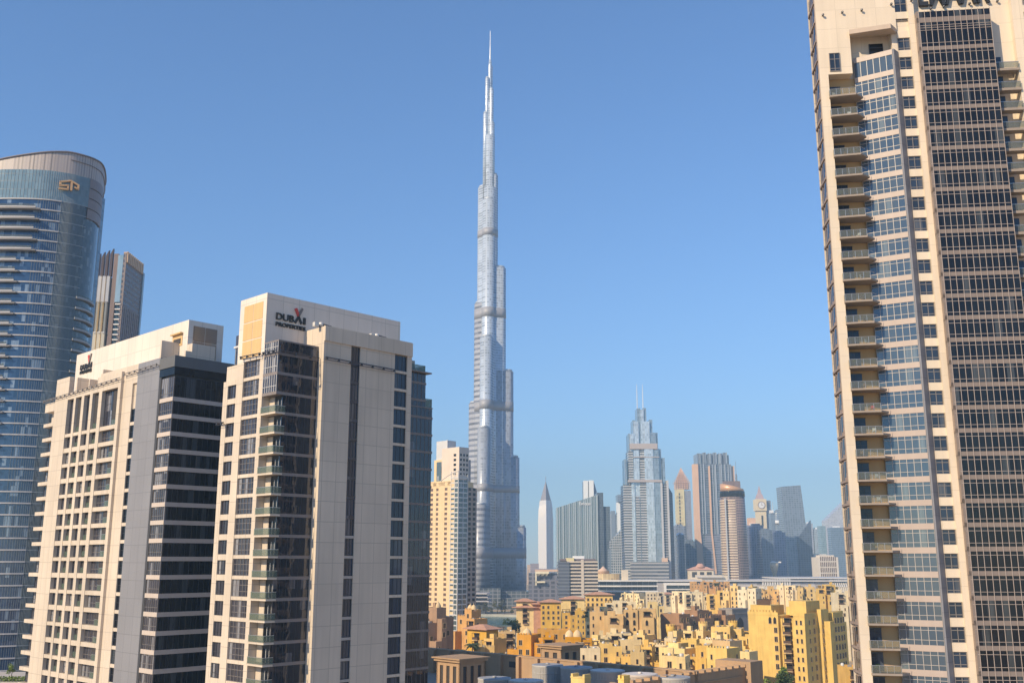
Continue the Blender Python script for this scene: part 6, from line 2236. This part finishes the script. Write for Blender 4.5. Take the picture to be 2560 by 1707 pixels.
def palm(label, x, y, z0, h, rad, seed, group='date palms'):
    t = thing('palm_tree', label, 'tree', (x, y, z0), 0, group)
    MB().bar((0, 0, 0), (.2, .1, h), .28, 0, 8, .2).build('trunk', BARK, t)
    rnd = random.Random(seed)
    mb = MB()
    for k in range(34):
        a = rnd.uniform(0, 6.28)
        up = rnd.uniform(-.25, 1.0)
        prev = Vector((.2, .1, h))
        d = Vector((math.cos(a), math.sin(a), up)).normalized()
        side = Vector((-math.sin(a), math.cos(a), 0))
        for s in range(6):
            nx = prev + d * rad / 6
            d = (d + Vector((0, 0, -.26))).normalized()
            wd = .16 * rad * (1 - abs(s - 2) / 5)
            mb.quad([prev, prev + side * wd + Vector((0, 0, -wd * .5)), nx + side * wd * .9 + Vector((0, 0, -wd * .5)), nx])
            mb.quad([prev, nx, nx - side * wd * .9 + Vector((0, 0, -wd * .5)), prev - side * wd + Vector((0, 0, -wd * .5))])
            prev = nx
    mb.build('fronds', PALM, t)


def planting():
    for px, py, Y, h, r, lab in ((1180, 1612, 396, 9, 3.6, 'big dark date palm in front of the yellow hipped roof house'), (1150, 1626, 385, 6, 2.4, 'smaller grey-green palm beside the brown shaded house'),
                                 (1790, 1459, 1000, 16, 4.5, 'lone tall palm standing before the long peach house'), (1228, 1634, 380, 5, 2.2, 'dusky palm left of a pair in front of the yellow panelled house'), (1247, 1635, 378, 5, 2.2, 'dusky palm right of a pair in front of the yellow panelled house')):
        zt = Z_(py, Y)
        palm(lab, X_(px, py, Y), Y, zt - h, h, r, int(px))
    # palms and low trees along the lake's far shore
    words = ['leftmost', 'second', 'third', 'fourth', 'fifth', 'rightmost']
    for k, (px, hh) in enumerate(((1196, 11), (1214, 15), (1228, 9), (1243, 17), (1262, 10), (1280, 9))):
        Y = 1150
        tree('dusty olive shore tree, %s in the line along the far lake bank' % words[k], X_(px, 1520, Y), Y + (k % 2) * 6, 0, hh, hh * .34, 40 + k, plain('dusty_leaf', (0.10, 0.10, 0.05), .8), 500, 'trees along the lake')
    for k, (px, py, Y, h, r, lab, mt) in enumerate((
            (1276, 1553, 640, 9, 5, 'dark green tree between the lake and the tiered pavilion', LEAF),
            (1288, 1556, 610, 8, 4, 'bushy green tree tucked left of the tiered pavilion', LEAF),
            (1948, 1680, 300, 10, 3.6, 'bright green tree at the foot of the big yellow corner block', LEAFL),
            (1962, 1690, 296, 8, 3.0, 'lower green tree right of the bright one below the corner block', LEAF),
            (1884, 1530, 520, 8, 2.8, 'dark tree in the gap right of the grey gatehouse', LEAF),
            (1896, 1536, 500, 7, 2.4, 'olive tree left of the big yellow corner block', LEAFL),
            (1488, 1528, 570, 5, 1.8, 'round roof terrace shrub left of the lemon house', LEAF),
            (1463, 1530, 580, 5, 1.8, 'small dark roof terrace tree before the third pavilion', LEAF))):
        tree(lab, X_(px, py, Y), Y, Z_(py, Y) - h * .95, h, r, 60 + k, mt, 900)
    # podium terrace at the lower left with hedge and young trees
    t = thing('podium_terrace', 'raised podium terrace with pale edges at the lower left, under the curved tower', 'terrace', (-150, 290, 0))
    MB().box(-50, 26, 0, 26, 0, 27.2, 0).box(-50, 26, -2.5, 0, 0, 26.0, 1).box(-50, 26, -3.0, -2.5, 0, 24.6, 0).build('deck', [stucco('pale_podium', (0.52, 0.46, 0.40), .08), stucco('grey_podium', (0.32, 0.30, 0.29), .08)], t)
    h = MB()
    rnd = random.Random(12)
    for k in range(5200):
        p = Vector((rnd.uniform(-196, -126), rnd.uniform(290.5, 292.6), 27.2 + rnd.uniform(0, 1.3)))
        u = Vector((rnd.uniform(-1, 1), rnd.uniform(-1, 1), rnd.uniform(-1, 1))).normalized() * .22
        v = u.orthogonal().normalized() * .14
        h.quad([p - u, p - v, p + u, p + v])
    ho = h.build('hedge', LEAFL)
    tag(ho, 'clipped green hedge along the podium terrace edge at the lower left', 'hedge')
    for k, (x, lab) in enumerate(((-153.5, 'young tree at the frame edge on the podium terrace'), (-147.5, 'young tree in the middle of three on the podium terrace'), (-142.0, 'young tree nearest the cream tower on the podium terrace'))):
        tree(lab, x, 297, 27.2, 4.2, 1.3, 90 + k, LEAFL, 420, 'young trees on the podium terrace', .2)


planting()

# ================================================================== haze
hz = nodes_of('haze_air')
t_ = hz[1]
t_.nodes.remove(hz[2])
pv = t_.nodes.new('ShaderNodeVolumePrincipled')
pv.inputs['Color'].default_value = (0.49, 0.75, 1.0, 1)
pv.inputs['Density'].default_value = HAZE
pv.inputs['Anisotropy'].default_value = -0.1
t_.links.new(pv.outputs[0], t_.nodes['Material Output'].inputs['Volume'])
ho_ = MB().box(-5100, 5100, -1000, 9100, -1, 836).build('haze', hz[0])
ho_['kind'] = 'stuff'
